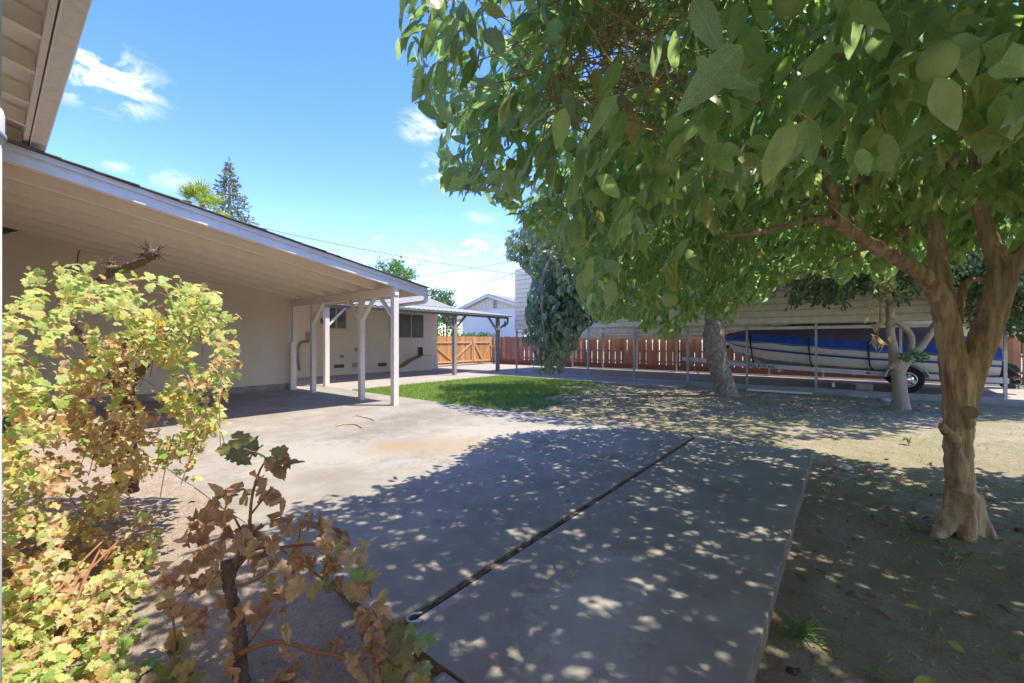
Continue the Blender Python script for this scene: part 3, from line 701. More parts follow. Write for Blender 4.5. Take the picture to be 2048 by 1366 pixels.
gut = MB().prism([(-12.3,6.165,gz-.10),(-12.3,6.25,gz-.10),(-12.3,6.275,gz-.03),(-12.3,6.275,gz+.005),(-12.3,6.262,gz+.005),(-12.3,6.245,gz-.085),(-12.3,6.175,gz-.085),(-12.3,6.175,gz+.005),(-12.3,6.165,gz+.005)], (4.98,0,0)).build('gutter', M_GUTTER, cp)
ds = MB(); ec = [(-7.42,6.22,gz-.09),(-7.42,6.215,gz-.17),(-7.45,6.21,gz-.235),(-7.52,6.21,gz-.26),(-7.62,6.21,gz-.265)]
ds.tube(ec, .042, 12, smooth=5).build('elbow', M_WHITE, gut, smooth=True)
for k in range(7):
    t = k/6; a = math.pi/2*t; c = Vector((-7.42 - .12*(1-math.cos(a)), 6.212, gz-.13-.13*math.sin(a))); d = Vector((-math.sin(a),0,-math.cos(a)))
    MB().lathe([(.042,-.006),(.047,0),(.042,.006)], c, d, 12).build('elbow_rib', M_WHITE, gut, smooth=True)
MB().tube([(-7.6,6.21,gz-.265),(-8.42,6.21,gz-.285)], .042, 12).build('downspout', M_WHITE, gut, smooth=True)
MB().lathe([(.042,-.03),(.05,-.025),(.052,.02),(.047,.03),(.03,.03)], (-8.42,6.21,gz-.285), (-1,0,0), 12).build('downspout_end', M_WHITE, gut, smooth=True)

# ================================================================== the metal roofed patio cover beyond
pc = thing('patio_cover', 'long low patio cover with a tin roof on weathered timber posts', 'patio cover', (-12.3, 10.5, 0))
PX = -12.3
for y, m in ((6.42, M_PAINT), (11.74, M_GREYWOOD), (14.42, M_GREYWOOD)):
    B('post', PX-.07, PX+.07, y-.07, y+.07, -.02, 2.40, m, pc, bevel=.006)
B('beam', PX-.06, PX+.06, 6.2, 15.15, 2.402, 2.535, M_GREYWOOD, pc)
for y, s in ((6.42,1), (11.74,-1), (11.74,1), (14.42,-1)):
    MB().bar((PX,y+s*.07,1.86), (PX,y+s*.62,2.41), .05, .10, (1,0,0)).build('brace', M_GREYWOOD if y > 7 else M_PAINT, pc)
MB().tube([(PX,14.49,1.75),(PX,14.62,1.95),(PX,14.9,2.12),(PX,15.12,2.2),(PX+.01,15.14,2.41)], .05, 8, smooth=3).build('brace', M_GREYWOOD, pc)
def pz(x): return 2.545 + (PX-x)*.135
for k in range(12):
    y = 6.3 + k*.79
    MB().bar((PX+.1,y,pz(PX+.1)-.055), (-15.4,y,pz(-15.4)-.055), .045, .10).build('rafter', M_GREYWOOD, pc)
for k in range(10):
    mb = MB(); y0 = 6.2 + k*.9; xs = (PX+.24, -15.35); prof = []
    for r_ in range(4):
        a = y0 + r_*.225; prof += [(a,0),(a+.14,0),(a+.16,.024),(a+.205,.024)]
    prof.append((y0+.905,0))
    vs = [(x, a, pz(x)+.02+h+.003*(k%2)) for x in xs for a, h in prof] + [(x, a, pz(x)+.012+h+.003*(k%2)) for x in xs for a, h in prof]; n = len(prof)
    fs = [(i, i+1, n+i+1, n+i) for i in range(n-1)] + [(2*n+i, 3*n+i, 3*n+i+1, 2*n+i+1) for i in range(n-1)] + [(i, 2*n+i, 2*n+i+1, i+1) for i in range(n-1)]
    mb.add(vs, fs).build('roof_sheet', M_TIN, pc)
B('edge_flashing', PX+.20, PX+.225, 6.2, 15.2, 2.47, 2.535, M_GREYWOOD, pc)

wc = thing('wind_chime', 'tiny dark wind chime hanging under the end of the tin patio cover', 'wind chime', (PX+.15,14.75,2.0))
MB().tube([(PX+.15,14.75,2.44),(PX+.15,14.75,2.2)], .006, 5).build('cord', M_BLACK, wc)
MB().lathe([(.0,.34),(.05,.30),(.055,.27),(.02,.24),(.015,.14),(.05,.10),(.05,.08),(0,.06)], (PX+.15,14.75,1.95), (0,0,1), 10).build('bell', M_BLACK, wc, smooth=True)

# pet ramp: carpeted boards going down from the pet door, closed by a painted side panel
rp = thing('pet_ramp', 'curved pet ramp with a taupe side panel below the pet door', 'ramp', (-15.7,12,0))
q0, q1, q2, q3, q4 = [WX(*a, WING+.45) for a in ((793,739), (808,737), (826,722), (848,712), (863,712))]
prof = [q0, q1 + Vector((0,0,.05)), q2, q3, q4]; 
MB().prism([(WING+.45,p.y,max(.02,p.z)) for p in prof] + [(WING+.45,q4.y,0.0),(WING+.45,q0.y,0.0)], (.035,0,0)).build('side_panel', M_STUCCO, rp)
for a, b in zip(prof[:-1], prof[1:]):
    MB().bar((WING+.24,a.y,max(.03,a.z)+.012), (WING+.24,b.y,max(.03,b.z)+.012), .46, .024).build('tread_board', mat('ramp_carpet', (.30,.19,.10), (.36,.24,.13), 9, .9, .4, 80) if 'ramp_carpet' not in bpy.data.materials else bpy.data.materials['ramp_carpet'], rp)

# ================================================================== gate and fence
GX = -16.86
gate = thing('driveway_gate', 'new orange cedar double gate with diagonal braces across the driveway', 'gate', (GX,17.2,0))
yA, yM, yB = 14.32, 17.55, 19.3
y = yA; k = 0
while y < yB-.05:
    wdt = .138; top = 1.64 + random.uniform(-.012,.012); x = GX - .02 + random.uniform(-.003,.003)
    MB().prism([(x,y,.10),(x,y+wdt,.10),(x,y+wdt,top-.03),(x,y+wdt-.03,top),(x,y+.03,top),(x,y,top-.03)], (-.018,0,0)).build('board', M_CEDAR, gate); y += wdt+.004
for a, b in ((yA+.05,yM-.03), (yM+.03,yB-.12)):
    for z in (.24, 1.30): BAR('rail', (GX+.005,a,z), (GX+.005,b,z), .04, .085, M_CEDARF, gate)
    BAR('stile', (GX+.006,a+.04,.285), (GX+.006,a+.04,1.255), .042, .085, M_CEDARF, gate, up=(0,1,0)); BAR('stile', (GX+.006,b-.04,.285), (GX+.006,b-.04,1.255), .042, .085, M_CEDARF, gate, up=(0,1,0))
    m_ = (a+b)/2
    BAR('diagonal_brace', (GX+.008,a+.09,1.24), (GX+.008,m_-.03,.30), .04, .085, M_CEDARF, gate, up=(0,1,0)); BAR('diagonal_brace', (GX+.008,b-.09,1.24), (GX+.008,m_+.03,.30), .04, .085, M_CEDARF, gate, up=(0,1,0))
for y in (yA-.02, yB-.03): B('gate_post', GX+.0, GX+.1, y, y+.1, 0, 1.55, M_CEDAR, gate, bevel=.005)
for y in (yA+.08, yB-.2): B('hinge', GX+.03, GX+.045, y, y+.13, 1.05, 1.12, M_ALU, gate)
B('latch', GX+.03, GX+.06, yM-.05, yM+.05, 1.22, 1.42, M_GREYWOOD, gate)

fence = thing('board_fence', 'old dark red board fence with bright gaps behind the boat shelter', 'fence', (-5,19.5,0))
FY = 19.5; x = -16.75; k = 0
bms = {}
def pick(name, x0, x1, z0, z1, y0, m): MB().box(x0, x1, y0, y0+.018, z0, z1).build(name, m, fence)
while x < 7.5:
    wdt = .14; top = 1.63 + random.uniform(-.02,.02)
    pick('board', x, x+wdt, .02, top, FY + random.uniform(-.003,.003), M_REDWOOD)
    x += wdt; gap = .004 if k % 2 == 0 else random.choice((.018,.03,.045))
    if k % 2 == 1 and random.random() < .62:
        lo = random.random() < .6; pick('back_board', x-.05, x+.095, .95+random.uniform(-.12,.05) if lo else .1, top+.01 if lo else .84+random.uniform(-.05,.1), FY+.062, M_REDWOOD)
    x += gap; k += 1
for z, h in ((.36,.08), (.86,.08), (1.42,.08)): B('rail', -16.75, 7.5, FY+.0205, FY+.058, z, z+h, M_FENCE_RAIL, fence)
for k in range(8):
    x0 = -16.75 + k*3.03; B('kickboard', x0, x0+3.02, FY-.03, FY-.006, .0, .27, M_REDKICK, fence)
for k in range(11):
    x = -16.6 + k*2.4; B('fence_post', x-.045, x+.045, FY+.061, FY+.15, -.1, 1.7, M_FENCE_RAIL, fence)

# ================================================================== boat shelter
sh = thing('boat_shelter', 'tall beige sheet metal shelter on thin galvanised posts', 'carport', (-3.5,16.6,0))
SX0, SX1 = -11.15, 4.9; SY0, SY1 = 14.24, 19.1
def sheet_row(name, x0, x1, y, z0, z1, out):
    """one rib of the siding: a flat band with a folded lip"""
    t = .012*out
    t *= 3
    MB().prism([(x0,y,z0),(x0,y+t,z0+.030),(x0,y+t,z1-.006),(x0,y,z1-.001)], (x1-x0,0,0)).build(name, M_SIDING, sh)
nrow = 13; z = 1.85; hr = 2.5/nrow
for k in range(nrow): sheet_row('siding_panel', SX0, SX1, SY0, z+k*hr, z+(k+1)*hr, -1)
nrow = 15; z = 1.5; hr = 2.85/nrow
for k in range(nrow): sheet_row('siding_panel', SX0, SX1, SY1, z+k*hr, z+(k+1)*hr, -1)
arc = []
for k in range(0, 6):
    a = math.pi/2*k/5; arc.append((SY0 + .42*(1-math.cos(a)), 4.36 + .30*math.sin(a)))
ridge = ((SY0+SY1)/2, 5.12); arc.append(((arc[-1][0]+ridge[0])/2, (arc[-1][1]+ridge[1])/2)); arc.append(ridge)
full = arc + [(SY0+SY1-a, b) for a, b in arc[-2::-1]]
for (ya, za), (yb, zb) in zip(full[:-1], full[1:]):
    d = Vector((0,yb-ya,zb-za)).normalized(); nrm = Vector((0,-d.z,d.y))
    MB().prism([(SX0,ya,za),(SX0,yb,zb),(SX0,yb+nrm.y*.015,zb+nrm.z*.015),(SX0,ya+nrm.y*.015,za+nrm.z*.015)], (SX1-SX0,0,0)).build('roof_panel', M_SIDING, sh)
xs = [-11.11,-9.40,-7.66,-5.84,-4.02,-2.31,-.62,1.10,2.83,4.6]
for x in xs:
    B('post', x-.028, x+.028, SY0+.02, SY0+.076, .0, 4.36, M_GALV, sh); B('post', x-.028, x+.028, SY1-.09, SY1-.034, .0, 4.36, M_GALV, sh)
    bow = MB(); pts = [(x,SY0+.048,4.36)] + [(x,ya,za-.04) for ya, za in full[2:-2]] + [(x,SY1-.062,4.36)]
    bow.tube(pts, .028, 6).build('roof_bow', M_GALV, sh)
for y in (SY0+.02, SY1-.09): B('base_rail', SX0, SX1, y-.003, y+.059, .0, .055, M_GALV, sh)
B('header_rail', SX0, SX1, SY0+.08, SY0+.12, 1.70, 1.78, M_SIDING, sh)
B('sign_plate', xs[4]+.03, xs[4]+.09, SY0+.0, SY0+.012, 1.36, 1.55, M_ALU, sh)

# ================================================================== neighbour
nb = thing('neighbour_house', 'white neighbouring house with a vented siding gable beyond the gate', 'house', (-21,23,0))
NY = 23.0; ap = WY(974,589.5,NY); le = WY(915,619,NY)
hw = ap.x - le.x; rx = ap.x + hw
B('wall', le.x-.2+.35, rx-.15, NY+.35, NY+9, -.1, le.z-.05, M_NBHWALL, nb)
x = le.x + .35; k = 0
sl = (ap.z - le.z)/hw
while x < rx-.3:
    x2 = x+.27; zt = lambda v: ap.z - abs(v-ap.x)*sl - .1
    b0 = le.z - .12
    if min(zt(x), zt(x2)) > b0+.02:
        pts = [(x,NY+.3,b0),(x2,NY+.3,b0),(x2,NY+.3,zt(x2))] + ([(ap.x,NY+.3,zt(ap.x))] if x < ap.x < x2 else []) + [(x,NY+.3,zt(x))]
        MB().prism(pts, (0,.04,0)).build('siding_board', M_NBHSIDE, nb)
    x = x2+.022
MB().prism([(le.x+.35,NY+.345,le.z-.2),(rx-.35,NY+.345,le.z-.2),(ap.x,NY+.345,ap.z-.12)], (0,.03,0)).build('gable', M_NBHSIDE, nb)
v = B('gable_vent', ap.x+.55-.22, ap.x+.55+.22, NY+.26, NY+.298, ap.z-1.05, ap.z-.42, M_WHITE, nb)
for k in range(6): B('louvre', ap.x+.55-.18, ap.x+.55+.18, NY+.245, NY+.259, ap.z-1.0+k*.095, ap.z-.95+k*.095, M_DARKIN, v)
for s, e in ((le.x-.15,'l'), (rx+.15,'r')):
    ze = ap.z - abs(s-ap.x)*sl
    MB().prism([(s,NY,ze),(ap.x,NY,ap.z),(ap.x,NY,ap.z-.2),(s,NY,ze-.2)], (0,.04,0)).build('rake_board', M_WHITE, nb)
    MB().prism([(s,NY,ze),(ap.x,NY,ap.z),(ap.x,NY+9.4,ap.z),(s,NY+9.4,ze)], (0,0,.06)).build('roof', M_SHINGLE2, nb)
lw = WY(880,643,NY+2)
MB().prism([(lw.x-.5,NY+1.2,lw.z-.15),(le.x+.6,NY+1.2,lw.z+.0),(le.x+.6,NY+5,lw.z+1.0),(lw.x-.5,NY+5,lw.z+1.0)], (0,0,.09)).build('porch_roof', M_SHINGLE2, nb)
B('porch_fascia', lw.x-.5, le.x+.6, NY+1.13, NY+1.19, lw.z-.22, lw.z+.0, M_NBHSIDE, nb)
B('porch_post', lw.x+1.5, lw.x+1.62, NY+1.3, NY+1.42, -.1, lw.z-.15, M_WHITE, nb)
a, b = WY(1044,669,NY+.35), WY(1066,655,NY+.35)
f = MB().box(a.x-.06,b.x+.06,NY+.31,NY+.349,a.z-.06,a.z).box(a.x-.06,b.x+.06,NY+.31,NY+.349,b.z,b.z+.06).box(a.x-.06,a.x,NY+.31,NY+.349,a.z,b.z).box(b.x,b.x+.06,NY+.31,NY+.349,a.z,b.z).build('window', M_WHITE, nb)
B('pane', a.x, b.x, NY+.335, NY+.349, a.z, b.z, M_GLASS, f)

for i, (a, b, sag) in enumerate((((430,435,22),(1075,554,27),.3), ((770,562,40),(1050,518,40),.15), ((860,598,40),(1075,531,30),.12))):
    A, Bv = P(*a), P(*b); pts = [A.lerp(Bv, t/12) - Vector((0,0,sag*4*(t/12)*(1-t/12))) for t in range(13)]
    wo = MB().tube(pts, .016 if i == 0 else .02, 6).build('overhead_wire', M_BLACK)
    tag(wo, ('thin black wire running from over the carport roof to the boat shelter', 'dark twisted cable rising from the light green treetop toward the shelter roof', 'thin wire climbing from the neighbour roof toward the shelter roof')[i], 'wire')
# ================================================================== boat on its trailer
M_HULL = mat('hull_gelcoat', (.78,.73,.63), (.72,.665,.57), 1.3, .35, 0, 60, (.45,.38,.29), 5, .25, spec=.5)
M_STRIPE = mat('blue_stripe', (.012,.045,.24), None, 3, .35, spec=.5)
M_TARP = mat('purple_grey_tarp', (.14,.115,.15), (.10,.09,.16), 2.2, .8, .9, 20, (.18,.14,.13), 5, .5)  # purple grey upper cover, above the blue skirt
M_TARPB = mat('blue_tarp', (.018,.075,.42), (.03,.11,.52), 3, .7, .9, 22, (.010,.045,.25), 9, .5)
M_TRAIL = mat('trailer_paint', (.68,.68,.66), (.60,.59,.57), 3, .4, 0, 50, (.38,.33,.28), 9, .25)
M_TYRE = mat('tyre_rubber', (.02,.02,.021), (.035,.032,.03), 8, .85, .4, 90, spec=.2)
M_CHROME = mat('chrome_wheel', (.75,.75,.76), (.6,.6,.6), 6, .18, metal=1.0)
CY = 16.45
def boat_build():
    boat = thing('boat', 'white motor boat with a blue stripe under a blue and purple grey tarpaulin', 'boat', (0, CY, .4))
    st = []
    for (px, py), b, zk, zc, h in (((1450,682.5),.02,1.32,1.33,.22), ((1475,683),.30,.86,1.02,.34), ((1529,685.5),.66,.60,.80,.50), ((1618,693),.95,.52,.68,.80),
                                  ((1737,702.7),1.12,.46,.60,.88), ((1870.5,708.6),1.16,.43,.56,.76), ((2004,719.6),1.14,.42,.54,.40)):
        g = WY(px, py, CY-b); st.append((g.x, b, zk, zc, g.z, h))
    fine = []
    for i in range(len(st)-1):
        for k in range(4):
            t = k/4; fine.append(tuple(a*(1-t)+c*t for a, c in zip(st[i], st[i+1])))
    fine.append(st[-1])
    n = len(fine)
    def loft(name, secs, m, par, closed_end=True):
        vs = [p for s in secs for p in s]; k = len(secs[0])
        fs = [(i*k+j, i*k+j+1, (i+1)*k+j+1, (i+1)*k+j) for i in range(len(secs)-1) for j in range(k-1)]
        if closed_end: fs += [tuple(range((len(secs)-1)*k, len(secs)*k)), tuple(range(k))[::-1]]
        o = MB().add(vs, fs).build(name, m, par, smooth=True); md = o.modifiers.new('edges', 'EDGE_SPLIT'); md.split_angle = R(35); return o
    def hullsec(x, b, zk, zc, zg, h):
        half = [(b, zg), (b*.985, zg*.72+zc*.28), (b*.95, zg*.35+zc*.65), (b*.86, zc), (b*.84, zc-.02), (b*.4, zk*.62+zc*.38), (0, zk)]
        return [(x, CY-y, z) for y, z in half] + [(x, CY+y, z) for y, z in half[-2::-1]]
    loft('hull', [hullsec(*f) for f in fine], M_HULL, boat)
    # stripe and pin line, 4 mm proud of the near and far side
    for s in (-1, 1):
        for t0, t1 in ((.40,.52), (.33,.345)):
            vs = []
            for x, b, zk, zc, zg, h in fine[1:]:
                for t in (t0, t1):
                    tt = t; yy = b*(1 - .05*tt) + .006
                    vs.append((x, CY+s*yy, zg*(1-tt)+zc*tt))
            m = len(fine)-1
            MB().add(vs, [(2*i, 2*i+1, 2*i+3, 2*i+2) for i in range(m-1)]).build('stripe', M_STRIPE, boat)
    rub = MB()
    for s in (-1, 1): rub.tube([(x, CY+s*(b+.012), zg) for x, b, zk, zc, zg, h in fine], .018, 6)
    rub.build('rub_rail', M_HULL, boat, smooth=True)
    def cov(x, b, zk, zc, zg, h, k):
        w = .012*math.sin(x*9)+.01*math.sin(x*23)
        a = [(b+.028, zg-.03+.012*math.sin(x*6)), (b+.03, zg+.05), (b*.97+.012, zg+min(.26, h*.6))]
        c = [(b*.97+.014, zg+min(.26, h*.6)-.004), (b*.82+w, zg+min(.26,h*.6)+(h-min(.26,h*.6))*.45), (b*.45+w, zg+min(.26,h*.6)+(h-min(.26,h*.6))*.85), (0, zg+h+w)]
        q = a if k else c
        return [(x, CY-y, z) for y, z in q], [(x, CY+y, z) for y, z in q]
    fine2 = []
    for i in range(n-1):
        for k in range(3): t = k/3; fine2.append(tuple(a*(1-t)+c*t for a, c in zip(fine[i], fine[i+1])))
    fine2.append(fine[-1])
    sk = MB()
    for side in (0, 1):
        secs = [cov(*f, 1)[side] for f in fine2]; vs = [p for s in secs for p in s]; k = 3
        sk.add(vs, [(i*k+j, i*k+j+1, (i+1)*k+j+1, (i+1)*k+j) for i in range(len(secs)-1) for j in range(k-1)])
    sk.build('cover_skirt', M_TARPB, boat, smooth=True)
    secs = []
    for f in fine2:
        a, c = cov(*f, 0); secs.append(a + c[-2::-1])
    loft('cover', secs, M_TARP, boat)
    for px in (1497, 1607, 1741):
        c = WY(px, 700, CY-1.0); i = min(range(n), key=lambda q: abs(fine[q][0]-c.x)); x, b, zk, zc, zg, h = fine[i]
        pts = [(x, CY, zg+h+.02), (x, CY-b*.5, zg+.26+(h-.26)*.85 if h > .26 else zg+h), (x, CY-b-.035, zg+.20), (x, CY-b-.045, zg-.02), (x+.03, CY-b*.97-.02, zc+.06), (x+.10, CY-b*.93-.04, .56)]
        s = MB()
        for p, q in zip(pts[:-1], pts[1:]): s.bar(p, q, .035, .008, (0,-1,.3))
        s.bar((x-.02,CY-b-.05,zg-.05), (x+.06,CY-b-.05,zc-.02), .02, .006, (0,-1,.3)); s.build('strap', M_BLACK, boat)
    # stern drive
    xs = fine[-1][0]
    d = MB().prism([(xs+.02,CY-.16,.80),(xs+.42,CY-.16,.78),(xs+.52,CY-.16,.62),(xs+.40,CY-.16,.5),(xs+.36,CY-.16,.30),(xs+.46,CY-.16,.20),(xs+.40,CY-.16,.14),(xs+.22,CY-.16,.16),(xs+.16,CY-.16,.5),(xs+.02,CY-.16,.55)], (0,.32,0))
    dr = d.build('stern_drive', M_BLACK, boat, bevel=.02)
    pr = MB()
    for k in range(4):
        a = math.pi/2*k; c = Vector((xs+.50, CY, .32)); u = Vector((0,math.cos(a),math.sin(a))); v = Vector((0,-math.sin(a),math.cos(a)))
        pr.prism([c+u*.03-v*.03, c+u*.17-v*.07, c+u*.20, c+u*.16+v*.06, c+u*.03+v*.03], Vector((.012,0,0)))
    pr.build('propeller', M_GALV, dr)
    MB().lathe([(.0,.10),(.05,.06),(.06,-.12),(.0,-.16)], (xs+.48,CY,.32), (1,0,0), 12).build('gearcase', M_BLACK, dr, smooth=True)
    MB().prism([(xs,CY-1.1,.9),(xs+.35,CY-.9,.52),(xs+.35,CY+.9,.52),(xs,CY+1.1,.9)], (0,0,-.04)).build('swim_step', M_BLACK, boat)
    return fine
FINE = boat_build()

def trailer_build():
    tr = thing('boat_trailer', 'white steel boat trailer with chrome wheels and a lettered side beam', 'trailer', (0, CY, 0))
    T0, T1, T2 = WY(1379,719.5,CY), WY(1488,730.5,CY-.75), WY(1768,749,CY-1.08); T3 = Vector((3.1, CY-1.08, T2.z-.06))
    for s in (1, -1):
        f = lambda p: Vector((p.x, CY - s*(CY-p.y), p.z))
        mb = MB().bar(f(T0), f(T1), .055, .13).bar(f(T1), f(T2), .055, .13).bar(f(T2), f(T3), .055, .13); mb.build('side_beam', M_TRAIL, tr, bevel=.006)
    B('coupler', T0.x-.25, T0.x+.28, CY-.07, CY+.07, T0.z-.06, T0.z+.08, M_TRAIL, tr, bevel=.02)
    for x in (-1.6, .2, 1.9, 3.0): B('cross_beam', x-.04, x+.04, CY-1.06, CY+1.06, .40, .47, M_TRAIL, tr)
    for s in (-.55, .55): BAR('bunk', (-1.9,CY+s,.60), (3.0,CY+s,.46), .09, .07, M_GREYWOOD, tr)
    j = [Vector((T0.x-.02,CY-.08,T0.z+.42)), Vector((T0.x+.0,CY-.08,T0.z)), Vector((T0.x+.30,CY-.12,.22)), Vector((T0.x+.36,CY-.12,.14)), Vector((T0.x+.36,CY-.12,.0))]
    MB().tube(j, .022, 8).build('jack', M_GALV, tr, smooth=True)
    B('winch_post', T0.x+1.15, T0.x+1.22, CY-.05, CY+.05, T0.z-.02, 1.12, M_TRAIL, tr); B('bow_stop', T0.x+1.12, T0.x+1.34, CY-.09, CY+.09, 1.10, 1.22, M_BLACK, tr, bevel=.03)
    xw = [WY(1814,762,CY-1.32).x]
    for s in (-1, 1):
        for x in xw:
            c = (x, CY+s*1.26, .345)
            w = MB().lathe([(.20,-.10),(.29,-.115),(.325,-.10),(.342,-.07),(.345,0),(.342,.07),(.325,.10),(.29,.115),(.20,.10)], c, (0,s,0), 28).build('wheel', M_TYRE, tr, smooth=True)
            rim = MB().lathe([(.205,.10),(.198,.112),(.185,.105),(.165,.06),(.10,.075),(.085,.10),(.06,.125),(.045,.13),(.0,.13)], c, (0,s,0), 28)
            rim.build('rim', M_CHROME, w, smooth=True)
            for k in range(8):
                a = 2*math.pi*k/8; p = Vector(c) + Vector((math.cos(a)*.135, s*.075, math.sin(a)*.135)); MB().lathe([(.0,.008),(.017,.006),(.019,0)], p, (0,s,0), 8).build('rim_hole', M_BLACK, w)
        arc = []; 
        for k in range(17): a = math.pi*(k/16-.5)*.94; arc.append((xw[0]+.43*math.sin(a), .36+.41*math.cos(a)))
        full = arc; f = MB()
        for (xa,za),(xb,zb) in zip(full[:-1], full[1:]):
            if abs(xa-xb)+abs(za-zb) > .005: f.bar((xa,CY+s*1.26,za), (xb,CY+s*1.26,zb), .27, .022, (xa+xb-2*xw[0],0,za+zb-.72))
        f.build('fender', M_TRAIL, tr)
    p = T1.lerp(T2, .905); B('marker_light', p.x-.05, p.x+.05, p.y-.045, p.y-.029, p.z-.03, p.z+.03, mat('amber_lens', (.45,.10,.02), None, 3, .3), tr, bevel=.006)
    cu = bpy.data.curves.new('beam_lettering', 'FONT'); cu.body = 'TRAIL-RITE INC.'; cu.size = .118; cu.shear = .25; cu.extrude = .001; cu.offset = .003; cu.space_character = 1.08
    tmp = bpy.data.objects.new('beam_lettering', cu); COL.objects.link(tmp); dg = bpy.context.evaluated_depsgraph_get(); me = bpy.data.meshes.new_from_object(tmp.evaluated_get(dg))
    bpy.data.objects.remove(tmp); me.name = 'beam_lettering'; me.materials.clear(); me.materials.append(M_BLACK)
    q = WY(1490,735,T1.y); dv = (T2-T1).normalized()
    X_ = dv; N_ = Vector((0,-1,0)); N_ = (N_ - X_*N_.dot(X_)).normalized(); Z_ = N_.cross(X_)
    t = (q.x - T1.x)/(T2.x - T1.x); base = T1.lerp(T2, t) + N_*.0295 - Z_*.04
    mw = Matrix(((X_.x,Z_.x,N_.x,base.x),(X_.y,Z_.y,N_.y,base.y),(X_.z,Z_.z,N_.z,base.z),(0,0,0,1)))
    me.transform(mw); link('beam_lettering', me, tr)
    ch = B('wheel_chock', xw[0]-1.05, xw[0]-.68, CY-1.40, CY-1.12, 0, .19, M_CONC2, bevel=.02); tag(ch, 'grey concrete block lying on the pad before the trailer wheels', 'block')
trailer_build()
# ================================================================== leaves and bark
M_OLEAF = leaf_mat('orange_leaf', [(0,(.085,.165,.030)),(.35,(.13,.23,.044)),(.65,(.17,.28,.058)),(.86,(.24,.34,.072)),(.96,(.22,.27,.06)),(1,(.34,.27,.07))], (.44,.48,.37), .48, .47, .32, .5, spec=.5)
M_ALEAF = leaf_mat('avocado_leaf', [(0,(.08,.135,.05)),(.45,(.12,.185,.07)),(.75,(.17,.24,.085)),(.9,(.23,.31,.11)),(1,(.15,.11,.05))], (.36,.41,.36), .6, .36, .38, .35)
M_DLEAF = leaf_mat('dark_tree_leaf', [(0,(.04,.078,.024)),(.5,(.065,.115,.034)),(.85,(.10,.16,.045)),(1,(.14,.18,.05))], (.2,.22,.18), .3, .28, .4, .3)
M_VLEAF = leaf_mat('vine_leaf', [(0,(.17,.28,.045)),(.3,(.29,.36,.075)),(.55,(.40,.43,.14)),(.75,(.46,.46,.13)),(.9,(.44,.37,.07)),(1,(.44,.25,.07))], (.58,.56,.40), .3, .32, .55, .5, .25)
M_VDRY = leaf_mat('dry_vine_leaf', [(0,(.33,.19,.10)),(.3,(.43,.29,.17)),(.6,(.51,.40,.235)),(.85,(.52,.46,.21)),(1,(.36,.15,.065))], None, 0, .25, .7, .4, .15)
M_DEAD = leaf_mat('dead_vine_leaf', [(0,(.26,.13,.065)),(.35,(.38,.21,.12)),(.6,(.45,.285,.17)),(.8,(.46,.34,.18)),(.93,(.44,.35,.13)),(1,(.28,.29,.11))], (.50,.40,.31), .4, .25, .7, .35, .15)
M_LITTER = leaf_mat('fallen_leaf', [(0,(.13,.07,.04)),(.5,(.27,.17,.10)),(.85,(.36,.27,.17)),(1,(.34,.30,.09))], None, 0, .1, .8, .3, .15)
M_BARK = mat('orange_bark', (.60,.455,.295), (.33,.235,.15), 6, .9, 1.0, 30, (.17,.115,.07), 5.5, .8, stretch=(4,4,.55), spec=.15, detail=10, thr=(.40,.62))
M_BARKA = mat('avocado_bark', (.40,.33,.265), (.22,.175,.14), 15, .9, 1.0, 30, (.09,.07,.055), 24, .9, stretch=(1.3,1.3,.6), spec=.15)
M_BARKS = mat('small_tree_bark', (.37,.28,.20), (.29,.22,.15), 7, .85, .5, 70, (.20,.18,.10), 4, .5, stretch=(1.5,1.5,.6), spec=.2)
M_VBARK = mat('vine_bark', (.22,.15,.115), (.11,.075,.06), 18, .95, 1.0, 70, (.32,.25,.20), 26, .5, stretch=(3,3,.5), spec=.1)
M_CANE = mat('vine_cane', (.30,.13,.065), (.24,.12,.06), 14, .7, .3, 60)
M_TWIG = mat('dry_twig', (.46,.31,.19), (.32,.21,.13), 9, .85, .2, 60, rand=.3)
M_FRUIT = mat('green_orange', (.22,.34,.085), (.28,.39,.10), 6, .45, .35, 260, (.36,.34,.20), 22, .25, rand=.15, spec=.4)

T_OR = [blade_template(6, .22, .12, .44, .3, .1), blade_template(6, .40, .32, .40, -.5, .25, .06), blade_template(6, .15, -.08, .47, .2, .2), blade_template(6, .55, .22, .42, .6, .1, -.08), blade_template(6, .25, .42, .45, -.2, .3, .04)]
T_OR_MID = [blade_template(4, .22, .10, .46), blade_template(4, .35, .25, .42)]
T_OR_FAR = [blade_template(3, .3, .12, .46), blade_template(3, .2, .28, .44)]
T_AV = [blade_template(4, .25, .25, .38), blade_template(4, .15, .12, .42)]
TW = [(np.array([(-.5,0,0),(.5,0,0),(0,0,.8),(-.25,.5,.5),(.25,.5,.5),(0,.5,1.1),(0,1,.3)])*np.array([.02,1,.02]), [(0,1,4,3),(1,2,5,4),(2,0,3,5),(3,4,6),(4,5,6),(5,3,6)], np.array([(.9,.1)]*7))]

